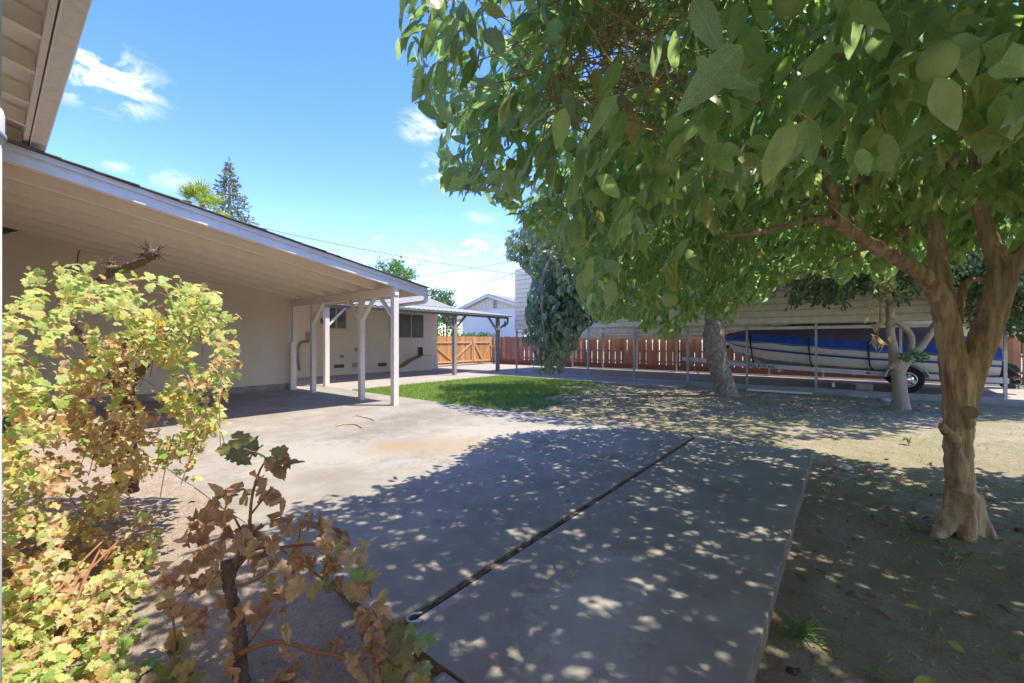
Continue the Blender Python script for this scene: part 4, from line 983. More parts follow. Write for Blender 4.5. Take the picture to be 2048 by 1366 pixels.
def woody(name, limbs, m, parent, voxel=.018, rough_=.012, smooth_it=5, tex=.09):
    """limbs grown together into one skin"""
    mb = MB()
    for pts, rad, sm in limbs: mb.tube(pts, rad, 12, smooth=sm)
    o = mb.build(name, m, parent, smooth=True)
    r = o.modifiers.new('skin', 'REMESH'); r.mode = 'VOXEL'; r.voxel_size = voxel; r.use_smooth_shade = True
    s = o.modifiers.new('smooth', 'SMOOTH'); s.factor = .5; s.iterations = smooth_it
    if rough_:
        t = bpy.data.textures.new('bark_lumps', 'CLOUDS'); t.noise_scale = tex; t.noise_depth = 3
        d = o.modifiers.new('lumps', 'DISPLACE'); d.texture = t; d.strength = rough_*2; d.mid_level = .5; d.texture_coords = 'GLOBAL'
    return o
def L(spec, sm=4):
    """limb from (px, py, dep, half width px)"""
    return [P(a,b,c) for a,b,c,r in spec], [r*c/FPX/math.hypot(1, (a-1024)/FPX) for a,b,c,r in spec], sm
def clusters(base, axis, k, spread, llen, droop, jit=.5, face=None):
    """k leaves round every twig; axis = twig direction"""
    n = len(base); bp = np.repeat(base, k, 0); ax = np.repeat(axis, k, 0); m = n*k
    t = np.tile(np.linspace(0, 1, k), n)[:,None]
    pos = bp + ax*t*spread + RNG.normal(0, .018, (m,3))
    d = unit(ax*(.35+.5*t) + RNG.normal(0, jit, (m,3)) + np.array([0,0,-1.])*droop)
    nrm = unit((face if face is not None else np.array([[0,0,1.]])) + RNG.normal(0,.45,(m,3)))
    return pos, rot_from(d, nrm), RNG.uniform(*llen, m)

# ================================================================== the near orange tree
def orange_tree():
    base = G(1925, 1062, -.1); C0 = np.array(C2W(3.2, 2.95, 0))
    t = thing('orange_tree', 'orange tree with a forked tan trunk and green fruit overhanging the patio', 'tree', base)
    D = 3.2
    limbs = [L([(1928,1110,D,60),(1927,1078,D,54),(1924,1040,D,46),(1921,985,D,38),(1917,920,D,36),(1917,850,D,38),(1914,790,D,38),(1905,720,D,35),(1893,640,D,33),(1872,582,D-.03,28),(1838,545,D-.06,24),
               (1785,512,D-.1,22),(1728,482,D-.15,19),(1692,455,D-.2,18),(1672,415,D-.2,16),(1662,372,D-.25,14),(1640,300,D-.3,11),(1600,220,D-.4,8),(1560,120,D-.5,5)]),
             L([(1893,640,D,30),(1884,580,D+.05,27),(1878,520,D+.1,25),(1868,440,D+.15,20),(1856,350,D+.2,15),(1850,200,D+.3,9)]),
             L([(1917,860,D,30),(1935,770,D,39),(1962,690,D-.02,40),(1990,612,D-.05,40),(2004,550,D-.08,37),(1988,500,D-.05,27),(1966,440,D,21),(1950,350,D,15),(1945,180,D+.1,9)]),
             L([(2000,565,D-.05,28),(2035,520,D-.1,28),(2075,480,D-.15,25),(2130,410,D-.2,20),(2220,280,D-.2,12)]),
             L([(1919,650,D+.25,11),(1922,590,D+.3,13),(1938,562,D+.3,12),(1962,560,D+.3,9)]),
             L([(1700,462,D-.18,13),(1652,444,D-.2,13),(1612,440,D-.22,11),(1560,456,D-.25,10),(1500,468,D-.3,8),(1440,474,D-.35,5)]),
             L([(1672,400,D-.2,8),(1620,350,D-.1,7),(1560,330,D,5)]),
             L([(1912,985,D-.02,28),(1896,1045,D-.05,24),(1872,1080,D-.09,18),(1850,1105,D-.12,10)]), L([(1942,990,D-.02,28),(1962,1050,D-.05,26),(1995,1088,D-.08,17),(2045,1116,D-.1,8)]), L([(1930,990,D-.05,28),(1934,1055,D-.10,26),(1932,1110,D-.14,22)]),
             L([(1912,880,D-.03,20),(1890,862,D-.08,15),(1882,848,D-.1,9)]), L([(1932,850,D-.06,26),(1938,826,D-.115,17)]), L([(1922,960,D-.06,26),(1925,930,D-.10,14),(1918,900,D-.08,10)])]
    limbs = [(a, [r*.88 for r in b], s) for a, b, s in limbs]
    woody('trunk', limbs, M_BARK, t, .013, .012, 3, .07)
    mb = MB().lathe([(.035,0),(.045,.01),(.038,.018),(.02,.012),(0,.01)], P(1941,826,D-.185), (P(1941,826,D-.3)-P(1938,826,D-.1)), 14); mb.build('pruning_scar', M_BARKS, t, smooth=True)
    # branches radiating through the crown
    br = MB(); rg = random.Random(3)
    for k in range(26):
        a = rg.uniform(0, 6.283); p0 = Vector((C0[0], C0[1], 2.3)) + Vector((math.cos(a)*.5, math.sin(a)*.5, rg.uniform(-.1,.8))); l = rg.uniform(1.6, 2.9); el = rg.uniform(.05,.9)
        dv = Vector((math.cos(a)*math.cos(el), math.sin(a)*math.cos(el), math.sin(el)))
        pts = [p0 + dv*l*q + Vector((rg.uniform(-.1,.1), rg.uniform(-.1,.1), -.35*q*q*l*.4)) for q in (0,.3,.6,1)]
        if min((p - Vector((0,0,CAM_H))).length for p in pts) > 1.0: br.tube(pts, [.03,.022,.014,.006], 7, smooth=3)
    br.build('branches', M_BARK, t, smooth=True)['kind'] = 'stuff'
    # crown
    S = [(800,-400),(795,0),(792,70),(785,105),(815,150),(808,190),(835,212),(860,235),(885,245),(893,270),(872,300),(868,345),(890,392),(915,400),(960,392),(995,398),(1010,440),(1050,452),(1065,480),(1110,495),(1130,530),(1165,560),(1160,590),(1185,640),
         (1215,655),(1250,640),(1275,650),(1285,662),(1330,690),(1372,668),(1400,650),(1430,640),(1470,655),(1490,610),(1520,625),(1545,590),(1580,570),(1640,550),(1690,575),(1730,545),(1790,590),(1800,530),(1850,560),(1900,540),(1940,470),(2010,470),(2040,500),(2080,520),(3400,700),(4500,-3000),(900,-3000)]
    n = 27000; th = RNG.uniform(0, 2*np.pi, n); rho = 3.5*np.sqrt(RNG.random(n)); z = RNG.uniform(1.3, 4.7, n)
    Rv = 3.5*(1 + .07*np.sin(3*th+1) + .06*np.sin(7*th+.5) + .17*np.exp(-((th-4.05)/.42)**2)); rho = rho*Rv/3.5
    rel = rho/Rv; zt = 1.75 + 2.85*np.sqrt(np.clip(1-rel**2, 0, 1)) + .25*np.sin(5*th+rho*2)
    s_ = np.clip((rel-.35)/.6, 0, 1); zb = 2.35 - .98*s_*s_*(3-2*s_)
    inside = (z > zb) & (z < zt); top = zt - z; depth_in = np.minimum(np.minimum(top, (1-rel)*3.6), z-zb+.25)
    keep = inside & (RNG.random(n) < np.clip(1.15 - depth_in*1.0, .10, 1))
    p = np.stack([C0[0] + rho*np.cos(th), C0[1] + rho*np.sin(th), z], 1)[keep]; out = np.stack([np.cos(th), np.sin(th), .25+0*th], 1)[keep]
    px, py, dep = proj(p); dist = np.linalg.norm(p - np.array([0,0,CAM_H]), axis=1)
    front = dep > .05; vis = front & inpoly(px, py, S); outside = (~front) | (py < -60) | (px > 2150)
    m_ = 18*np.ones(len(p)); ok = (vis | (outside & ~(front & (px < 800)))) & (dist > .72)
    inview = front & (px > -50) & (px < 2100) & (py > -80) & (py < 1400); ok &= ~(~inview & (np.hypot(p[:,0], p[:,1]) < 2.3) & (p[:,2] < 2.25))   # headroom where people walk
    # keep the space right in front of the camera open, and thin the patch of bare dead twigs
    ok &= ~(front & (px > 700) & (px < 1330) & (py < 420) & (dep < 1.35)); ok &= ~((dep < .75) & (px < 1500) & front)
    thin = front & (px > 1020) & (px < 1380) & (py > -30) & (py < 235) & (dep < 2.6); ok &= ~(thin & (RNG.random(len(p)) < .55))
    p, out = p[ok], out[ok]; print('orange clusters', len(p))
    ax = unit(out*.8 + RNG.normal(0,.45,p.shape) + np.array([0,0,-.35]))
    face = np.repeat(unit(out + np.array([0,0,.55])), 7, 0)
    pos, rot, scl = clusters(p, ax, 7, .18, (.088,.142), .85, .40, face)
    # drop leaves that would stick out of the outline or hang before the lens
    px, py, dep = proj(pos + rot[:,:,1]*scl[:,None]); q2 = np.linalg.norm(pos - np.array([0,0,CAM_H]), axis=1)
    need = np.where(px < 1350, 1.3, np.where(py > 350, 1.6, .7))
    bad = ((dep > 0) & (dep < need) & (px > 500) & (px < 2250) & (py > -80)) | ((dep > .05) & (px > 500) & (px < 1900) & (py > 0) & ~inpoly(px, py, [(x-6, y) for x, y in S])) | (q2 < .66)
    pos, rot, scl = pos[~bad], rot[~bad], scl[~bad]
    px, py, dep = proj(pos); far = (dep < 0) | (py < -250) | (px > 2300); 
    sel = far & (RNG.random(len(pos)) < .15); scl[far] *= 1.35; pos, rot, scl, far = pos[~sel], rot[~sel], scl[~sel], far[~sel]
    # extra leaf cap added over the crown to thicken its shadow, mostly unseen
    n = 3300; th = RNG.uniform(0, 2*np.pi, n); rel = np.sqrt(RNG.random(n))*.97; Rv = 3.5*(1 + .07*np.sin(3*th+1) + .06*np.sin(7*th+.5)); rho = rel*Rv
    zt = 1.75 + 2.85*np.sqrt(np.clip(1-rel**2, 0, 1)); z = zt - RNG.random(n)*.45; q = np.stack([C0[0]+rho*np.cos(th), C0[1]+rho*np.sin(th), z], 1); v = unit(np.stack([np.cos(th)*rel, np.sin(th)*rel, 1.1-rel], 1))
    px, py, dep = proj(q); k = (z > 2.3) & ((dep < .05) | inpoly(px, py, S) | ((py < -60) & (px > 800)) | (px > 2150)) & (np.linalg.norm(q - np.array([0,0,CAM_H]), axis=1) > 1.3) & ~((dep > 0) & (dep < 1.7) & (py > -150) & (px < 2250) & (px > 300)) & ~((dep > 0) & (px > 1020) & (px < 1380) & (py > 0) & (py < 230) & (RNG.random(n) < .2)); q, v = q[k], v[k]
    ax = unit(v*.7 + RNG.normal(0,.5,q.shape)); cp, cr_, cs = clusters(q, ax, 6, .2, (.11,.16), .35, .5, np.repeat(unit(v+np.array([0,0,.8])), 6, 0))
    px, py, dep = proj(cp + cr_[:,:,1]*cs[:,None]); k = (dep < .05) | inpoly(px, py, S) | (py < -20) | (px > 2100); scatter('shade_cap_foliage', T_OR_FAR, cp[k], cr_[k], cs[k], M_OLEAF, t, 'stuff')
    # the big leaves nearest the lens, one by one
    z8 = [(385,10,330,235),(470,0,555,160),(330,50,165,245),(455,160,470,390),(390,270,90,590),(800,20,830,190),(960,10,1045,225),(1020,10,1245,220),(1050,230,1085,372),(1110,200,1260,330),(940,250,735,455),(1060,372,885,458),
          (680,320,600,510),(640,310,390,470),(480,520,360,710),(530,510,560,680),(840,500,625,710),(860,530,765,735),(870,500,1022,660),(690,720,525,1055),(765,690,812,962),(1400,150,1270,335),(1545,120,1440,320),(1700,220,1712,512),
          (1800,270,2060,330),(1750,50,1580,230),(180,640,40,850),(200,640,300,730),(190,660,190,885),(300,660,330,790),(500,620,425,810),(1300,330,1340,570),(1380,340,1405,430),(1600,400,1705,510),(620,200,560,240),(760,150,690,300),
          (940,260,690,390),(430,150,360,300),(1280,40,1240,215),(1450,20,1330,140),(1850,20,2050,120)]
    z7 = [(1480,620,1260,900),(1470,660,1375,870),(1530,730,1410,930),(1570,735,1595,930),(1610,860,1755,830),(1520,920,1315,1110),(1580,930,1550,1115),(1640,900,1700,1110),(1340,1150,1535,1270),(1330,1150,1220,1280),(1220,1140,1140,1340),
          (1140,890,1230,1055),(1180,640,1260,780),(1150,700,1200,860),(1060,350,1020,555),(1100,330,1050,390),(890,100,835,270),(800,290,855,405),(480,490,605,520),(930,680,850,770),(1170,590,1190,690),(1520,610,1670,620),(1460,590,1290,760),(1330,450,1345,650),(1500,410,1370,610),(1590,480,1770,400)]
    H = [(1350+a*.341, b*.341, 1350+c*.341, d*.341) for a,b,c,d in z8] + [(780+a*.3075, b*.3075, 780+c*.3075, d*.3075) for a,b,c,d in z7]
    hp, hr, hs = [], [], []
    for k, (a,b,c,d) in enumerate(H):
        ln = math.hypot(c-a, d-b); dd = min(2.2, max(.72, .115*FPX/ln)); tilt = random.uniform(-.06,.08)
        A = np.array(P(a,b,dd)); Bq = np.array(P(c,d,dd+tilt*.5)); v = Bq-A; s = np.linalg.norm(v)
        to = unit(np.array([0,0,CAM_H]) - A); nrm = unit(to + np.array([0,0,.5]) + RNG.normal(0,.35,3))
        hp.append(A); hr.append(rot_from(v[None]/s, nrm[None])[0]); hs.append(s)
    hp, hr, hs = np.array(hp), np.array(hr), np.array(hs)
    # clear clutter in front of them
    px, py, dep = proj(pos); clut = (dep > 0) & (dep < 1.0) & (px > 1300) & (py < 380) & (py > -60) & (px < 2100) & (RNG.random(len(pos)) < .8)
    pos, rot, scl, far = pos[~clut], rot[~clut], scl[~clut], far[~clut]
    ms = [tpl_mesh('leaf', q, M_OLEAF) for q in T_OR]
    for i in range(len(hp)):
        o = link('leaf', ms[i % 5], t); mw = Matrix(np.vstack([np.hstack([hr[i]*hs[i], hp[i][:,None]]), [0,0,0,1]]).tolist())
        o.matrix_parent_inverse = Matrix.Identity(4); o.matrix_basis = Matrix.Translation(-t.location) @ mw
    vis = ~far; print('orange leaves', vis.sum(), far.sum())
    nearl = vis & (np.linalg.norm(pos - np.array([0,0,CAM_H]), axis=1) < 2.1) & (proj(pos)[2] > 0)
    leaves(t, T_OR, pos[nearl], rot[nearl], scl[nearl], M_OLEAF, 300-len(hp), 'foliage', 'leaf', 5000); vis = vis & ~nearl
    scatter('inner_foliage', T_OR_MID, pos[vis], rot[vis], scl[vis], M_OLEAF, t, 'stuff')
    scatter('upper_foliage', T_OR_FAR, pos[far], rot[far], scl[far], M_OLEAF, t, 'stuff')
    # twigs
    q = p[RNG.random(len(p)) < .3]; d = unit(np.stack([q[:,0]-C0[0], q[:,1]-C0[1], q[:,2]-2.2], 1) + RNG.normal(0,.5,q.shape))
    n2 = 700; px_, py_, dd = RNG.normal(1210,90,n2), RNG.uniform(-40,260,n2), RNG.uniform(1.5,3.2,n2)
    tp = np.array([P(*a) for a in zip(px_, py_, dd)]); td = unit(np.array(C2W(1,0,0))[None]*RNG.normal(0,.8,(n2,1)) + RNG.normal(0,.6,(n2,3)))
    qa = np.concatenate([q - d*.2, tp]); da = np.concatenate([d, td]); sc = np.concatenate([RNG.uniform(.12,.3,len(q)), RNG.uniform(.12,.45,n2)])
    tx, ty, tz = proj(qa + da*sc[:,None]); kk = ~((tz > 0) & (ty > 0) & ~inpoly(tx, ty, S)); qa, da, sc = qa[kk], da[kk], sc[kk]
    k = np.linalg.norm(qa - np.array([0,0,CAM_H]), axis=1) > .9; qa, da, sc = qa[k], da[k], sc[k]
    scatter('twigs', TW, qa, rot_from(da, unit(RNG.normal(0,1,da.shape))), sc, M_TWIG, t, 'stuff')
    # fruit
    bm = bmesh.new(); bmesh.ops.create_icosphere(bm, subdivisions=3, radius=1)
    for v in bm.verts:
        v.co.z *= 1.06; r = math.hypot(v.co.x, v.co.y)
        if v.co.z > 0: v.co.z -= .10*math.exp(-(r/.16)**2)
    fm = bpy.data.meshes.new('fruit'); bm.to_mesh(fm); bm.free(); fm.materials.append(M_FRUIT); fm.polygons.foreach_set('use_smooth', [True]*len(fm.polygons))
    M_SC = mat('fruit_scar', (.50,.45,.30), None, 3, .8); scar = MB().lathe([(.06,.0),(.18,.012),(.20,.0)], (0,0,0), (0,0,1), 12).mesh('blossom_scar', M_SC, True)
    for px, py, r in ((1183,32,17),(1487,118,23),(1516,150,21),(1875,125,41),(1580,4,29),(884,245,12.5),(1336,332,21),(1245,262,16),(1100,305,15),(1200,395,18),(1252,482,11),(1113,437,13),(1074,430,12),(1340,600,15),(1343,670,10),(1757,530,13),(1115,365,14),(1085,318,16),(1195,365,16),(1296,585,11),(1022,330,11)):
        dd = .040*FPX/r; c = P(px, py, dd); o = link('fruit', fm, t); o.matrix_parent_inverse = Matrix.Identity(4); tl = Matrix.Rotation(random.uniform(-.35,.35), 4, 'X') @ Matrix.Rotation(random.uniform(-.35,.35), 4, 'Y')
        o.matrix_basis = Matrix.Translation(c - t.location) @ tl @ Matrix.Diagonal((.040,.040,.042,1) if r < 40 else (.031,.031,.036,1))
        if r > 16:
            s = link('blossom_scar', scar, o); s.matrix_parent_inverse = Matrix.Identity(4); s.matrix_basis = Matrix.Translation((0,0,-1.055)) @ Matrix.Rotation(math.pi, 4, 'X') @ Matrix.Diagonal((.8,.8,1,1))
    # dried spray hanging by the trunk
    dq = np.array([P(RNG.uniform(1735,1790), RNG.uniform(555,690), 3.0+RNG.normal(0,.06)) for _ in range(34)])
    dr = unit(np.stack([RNG.normal(0,.5,34), RNG.normal(0,.5,34), -np.ones(34)], 1))
    leaves(t, [curl_leaf(T_OR[0], 2.5), curl_leaf(T_OR[1], 4)], dq, rot_from(dr, unit(RNG.normal(0,1,(34,3)))), RNG.uniform(.045,.085,34), leaf_mat('dried_leaf', [(0,(.40,.36,.22)),(.6,(.55,.50,.34)),(1,(.46,.36,.20))], None, 0, .25, .7, .3), 0, 'dried_spray')
    tw = MB(); tw.tube([P(1850,600,3.15), P(1800,592,3.1), P(1765,560,3.05), P(1760,640,3.0), P(1752,690,3.0)], [.009,.008,.007,.005,.003], 6, smooth=3); tw.build('dead_twig', M_TWIG, t, smooth=True)
    return pos
orange_tree()

# ================================================================== avocado tree
def ellipsoid(n, c, r, shell=.5):
    v = unit(RNG.normal(0,1,(n,3))); k = 1 - shell*RNG.random(n)**1.6; return np.array(c) + v*np.array(r)*k[:,None], v
def cw(a):
    return np.stack([CS*a[:,0]-SN*a[:,1], SN*a[:,0]+CS*a[:,1], a[:,2]], 1)
def avocado():
    t = thing('avocado_tree', 'avocado tree with a thick grey rough trunk and drooping dark leaves', 'tree', G(1455,795,-.03))
    D = 10.9
    woody('trunk', [L([(1457,806,D,32),(1454,794,D,25),(1447,765,D,22),(1437,733,D,21),(1430,700,D,23),(1428,670,D,23),(1428,640,D,19),(1420,600,D,15),(1390,560,D+.1,11),(1330,520,D+.1,8),(1230,480,D,6)]),
                    L([(1428,668,D,20),(1447,630,D,17),(1462,590,D,14),(1500,540,D,10),(1560,460,D+.2,7)]), L([(1424,620,D,12),(1410,520,D+.5,10),(1400,400,D+1,7)]),
                    L([(1438,795,D,9),(1420,803,D-.1,5)]), L([(1470,795,D,9),(1490,804,D-.1,5)])], M_BARKA, t, .035, .03, 3, .10)
    MB().tube([P(1390,560,D), P(1260,500,D-.6), P(1150,490,D-1.2), P(1090,540,D-1.5), P(1085,640,D-1.6), P(1095,700,D-1.6)], [.09,.075,.06,.045,.03,.012], 8, smooth=4).build('limb', M_BARKA, t, smooth=True)
    S = [(985,-500),(1000,400),(1005,440),(1012,525),(1032,528),(1064,560),(1054,600),(1050,640),(1052,662),(1040,690),(1062,700),(1052,742),(1078,757),(1122,752),(1132,725),(1150,702),(1162,668),(1190,648),(1230,640),(1300,600),(1420,580),(1500,565),(1545,600),(1570,560),(1640,540),(1760,530),(2500,560),(2600,-500)]
    a, va = ellipsoid(8200, (5.6,10.7,4.4), (5.3,4.6,2.6), .55)
    b, vb = ellipsoid(1050, (1.35,10.0,2.2), (1.05,.9,1.75), .75)
    c, vc = ellipsoid(900, (1.25,12.3,4.0), (1.6,1.0,.9), .8)
    p = np.concatenate([a, b, c]); v = np.concatenate([va, vb, vc]); p = cw(p); v = cw(v)
    px, py, dep = proj(p); k = (p[:,2] > .55) & inpoly(px, py, S) & ~((py > 420) & (px > 1180) & (px < 1700) & (dep < 9.2)); p, v = p[k], v[k]
    ax = unit(v*.6 + RNG.normal(0,.4,p.shape) + np.array([0,0,-.5]))
    pos, rot, scl = clusters(p, ax, 6, .22, (.13,.21), .9, .45, np.repeat(unit(v + np.array([0,0,.5])), 6, 0))
    px, py, dep = proj(pos + rot[:,:,1]*scl[:,None]); ok = inpoly(px, py, S) & (pos[:,2] > .42); pos, rot, scl = pos[ok], rot[ok], scl[ok]; print('avocado', len(pos))
    px, py, dep = proj(pos); seen = (px < 1320) & (py > 400)
    leaves(t, T_AV, pos[seen], rot[seen], scl[seen], M_ALEAF, 300, 'foliage', 'leaf', 4000)
    scatter('upper_foliage', T_OR_FAR, pos[~seen], rot[~seen], scl[~seen], M_ALEAF, t, 'stuff')
avocado()

def small_tree():
    t = thing('small_orange_tree', 'small forked citrus tree standing before the boat wheels', 'tree', G(1801,816,-.06))
    D = 8.75
    woody('trunk', [L([(1802,826,D,28),(1801,814,D,21),(1800,790,D,17),(1798,760,D,16),(1794,735,D,16),(1786,700,D,12),(1780,660,D,10),(1779,600,D,9),(1757,555,D,7),(1740,500,D,5)]),
                    L([(1798,748,D,13),(1815,722,D,11),(1838,698,D,11),(1862,665,D,10),(1880,630,D+.1,8),(1900,560,D+.2,6)]),
                    L([(1812,726,D,9),(1821,700,D-.05,9),(1822,672,D-.1,8),(1808,656,D-.1,7),(1790,642,D-.05,6)]), L([(1790,728,D,9),(1776,738,D-.05,6)])], M_BARKS, t, .022, .014, 3, .1)
    a, v = ellipsoid(3600, (8.0,9.0,3.35), (2.5,2.0,1.75), .6); p, v = cw(a), cw(v); px, py, dep = proj(p)
    S = [(1540,-200),(1570,540),(1582,612),(1615,596),(1660,600),(1690,606),(1730,570),(1800,600),(1850,570),(1900,560),(1960,560),(2100,600),(2300,-200)]
    k = inpoly(px, py, S); p, v = p[k], v[k]
    q = np.array([P(RNG.uniform(1800,1842), RNG.uniform(702,722), 8.45+RNG.normal(0,.06)) for _ in range(14)]); p = np.concatenate([p, q]); v = np.concatenate([v, np.tile(np.array(C2W(0,-1,.3))[None], (14,1))])
    ax = unit(v + RNG.normal(0,.5,p.shape) + np.array([0,0,-.4])); pos, rot, scl = clusters(p, ax, 7, .16, (.08,.13), .5, .5, np.repeat(unit(v+np.array([0,0,.5])), 7, 0))
    leaves(t, T_OR_FAR, pos, rot, scl, M_DLEAF, 150, 'foliage', 'leaf', 4000)
    t = thing('dense_citrus_tree', 'dense leafy citrus tree at the far end of the boat shelter', 'tree', C2W(12.3,9.0,-.08))
    MB().tube([C2W(12.3,9.0,-.1), C2W(12.2,9.0,1.0), C2W(11.7,9.1,2.0), C2W(11.1,9.1,3.0)], [.13,.10,.08,.04], 9, smooth=4).build('trunk', M_BARKS, t, smooth=True)
    a, v = ellipsoid(3200, (10.6,9.0,3.2), (1.75,1.5,1.9), .6); p, v = cw(a), cw(v); px, py, dep = proj(p)
    k = inpoly(px, py, [(1925,-100),(1925,600),(1938,650),(1960,670),(2000,650),(2035,668),(2060,690),(2400,690),(2400,-100)]); p, v = p[k], v[k]
    ax = unit(v + RNG.normal(0,.5,p.shape) + np.array([0,0,-.4])); pos, rot, scl = clusters(p, ax, 6, .16, (.08,.13), .5, .5, np.repeat(unit(v+np.array([0,0,.5])), 6, 0))
    leaves(t, T_OR_FAR, pos, rot, scl, M_DLEAF, 60, 'foliage', 'leaf', 4000)
small_tree()

# ================================================================== trees beyond the houses
def far_tree(name, label, c, r, trunk_r, n, size, m, kind='ball', seed=0):
    """c = crown centre, r = radii"""
    t = thing(name, label, 'tree', (c.x, c.y, -.1))
    MB().tube([(c.x,c.y,-.1), (c.x+.1,c.y,c.z*.5), (c.x,c.y,c.z+(r[2]*.6 if kind == 'cone' else 0))], [trunk_r, trunk_r*.75, trunk_r*.25], 8, smooth=3).build('trunk', M_BARKS, t, smooth=True)
    if kind == 'cone':
        u = RNG.random(n)**.6; th = RNG.uniform(0, 6.283, n); lay = .68 + .32*np.sin(u*38 + th*2.0 + 2*np.sin(th*3)); rr = u*r[0]*lay*RNG.uniform(.35,1.05,n)**.5
        p = np.stack([c.x+rr*np.cos(th), c.y+rr*np.sin(th), c.z + r[2] - 2*r[2]*u + .3*r[2]*.1*RNG.normal(0,1,n)], 1); v = unit(np.stack([np.cos(th), np.sin(th), .5+0*th], 1))
    else:
        hub, hv = ellipsoid(26, (c.x,c.y,c.z), r, .7); i = RNG.integers(0, 26, n); p = hub[i] + RNG.normal(0,1,(n,3))*np.array(r)*.17; v = unit(p - np.array([c.x,c.y,c.z-.3*r[2]]))
    d = unit(v + RNG.normal(0,.6,p.shape)); scatter('crown', T_OR_FAR, p, rot_from(d, unit(v+RNG.normal(0,.6,p.shape)+np.array([0,0,.4]))), RNG.uniform(size*.6,size*1.3,n), m, t)
    return t
M_CONIF = leaf_mat('conifer_spray', [(0,(.09,.115,.07)),(.5,(.14,.17,.105)),(.85,(.20,.22,.15)),(1,(.28,.23,.16))], None, 0, .15, .6, .0)
M_LGREEN = leaf_mat('light_green_leaf', [(0,(.07,.13,.03)),(.6,(.12,.20,.05)),(1,(.18,.25,.08))], None, 0, .3, .5, .0)
c = P(458, 420, 30); far_tree('conifer_tree', 'tall grey green conifer behind the carport roof, behind the palm', Vector((c.x,c.y,P(458,385,30).z-2.4)), (3.9,3.9,4.6), .22, 6000, .24, M_CONIF, 'cone')
c = P(778, 556, 34); far_tree('pale_green_tree', 'light green treetop showing over the low end of the carport roof', c, (2.0,1.5,1.2), .2, 2600, .26, M_LGREEN)
c = P(868, 612, 33); far_tree('round_green_tree', 'dark round tree rising behind the shingle roof of the wing', c, (1.9,1.6,1.1), .2, 3400, .22, M_DLEAF)
c = P(886, 655, 27); far_tree('garden_tree', 'green tree between the house corner and the white neighbour house', c, (.95,1.0,1.5), .12, 3000, .16, M_DLEAF)
def hedge():
    h = thing('hedge', 'clipped dark green hedge showing just above the cedar gate', 'hedge', WY(945,690,21.5))
    n = 4200; a = WY(903,674,21.4); b = WY(986,672,21.4); f = RNG.random(n)
    p = np.stack([a.x + (b.x-a.x)*f, RNG.uniform(20.9,21.9,n), RNG.uniform(.1,1.0,n)**.5*(1.86+.10*np.sin(f*17)+.06*np.sin(f*41))], 1)
    d = unit(RNG.normal(0,1,(n,3)) + np.array([0,-.3,.5])); scatter('foliage', T_OR_FAR, p, rot_from(d, unit(RNG.normal(0,1,(n,3))+np.array([0,0,1.]))), RNG.uniform(.08,.15,n), M_DLEAF, h)
    MB().tube([((a.x+b.x)/2,21.4,-.1),((a.x+b.x)/2,21.4,1.2)], [.06,.03], 6).build('stem', M_BARKS, h)
hedge()
def palm():
    D = 25; c = P(405, 414, D); t = thing('fan_palm', 'fan palm with bright green fronds peeking over the carport roof', 'palm', (c.x,c.y,-.1))
    MB().tube([(c.x,c.y,-.1),(c.x+.1,c.y,4),(c.x,c.y,c.z)], [.2,.17,.16], 10, smooth=3).build('trunk', M_VBARK, t, smooth=True)
    M_PALM = leaf_mat('palm_frond', [(0,(.13,.19,.04)),(.5,(.20,.27,.06)),(1,(.32,.34,.08))], None, 0, .3, .45, .2); M_PDRY = mat('dry_frond', (.38,.22,.07), (.28,.15,.05), 5, .8)
    tv, tf, tu = blade_template(4, .5, .18, .07)
    for k in range(30):
        el = RNG.uniform(-.75, 1.45); az = RNG.uniform(0, 6.283); dry = el < -.45
        dv = Vector((math.cos(az)*math.cos(el), math.sin(az)*math.cos(el), math.sin(el))); L_ = RNG.uniform(.55,.9); hub = c + dv*L_
        side = dv.cross(Vector((0,0,1))).normalized(); up = side.cross(dv)
        pos, rots, sc = [], [], []
        for j in range(17):
            a = R(-100 + 200*j/16); d = dv*math.cos(a) + side*math.sin(a) + Vector((0,0,-.12)); pos.append(hub); rots.append(rot_from(np.array(d)[None], np.array(up)[None])[0]); sc.append(.85*(.75+.25*math.cos(a)))
        fr = scatter('frond', [(tv,tf,tu)], np.array(pos), np.array(rots), np.array(sc), M_PDRY if dry else M_PALM, t)
        MB().tube([c, c.lerp(hub,.5)+Vector((0,0,.04)), hub], [.025,.018,.014], 5).build('stalk', M_PDRY if dry else M_PALM, fr)
palm()

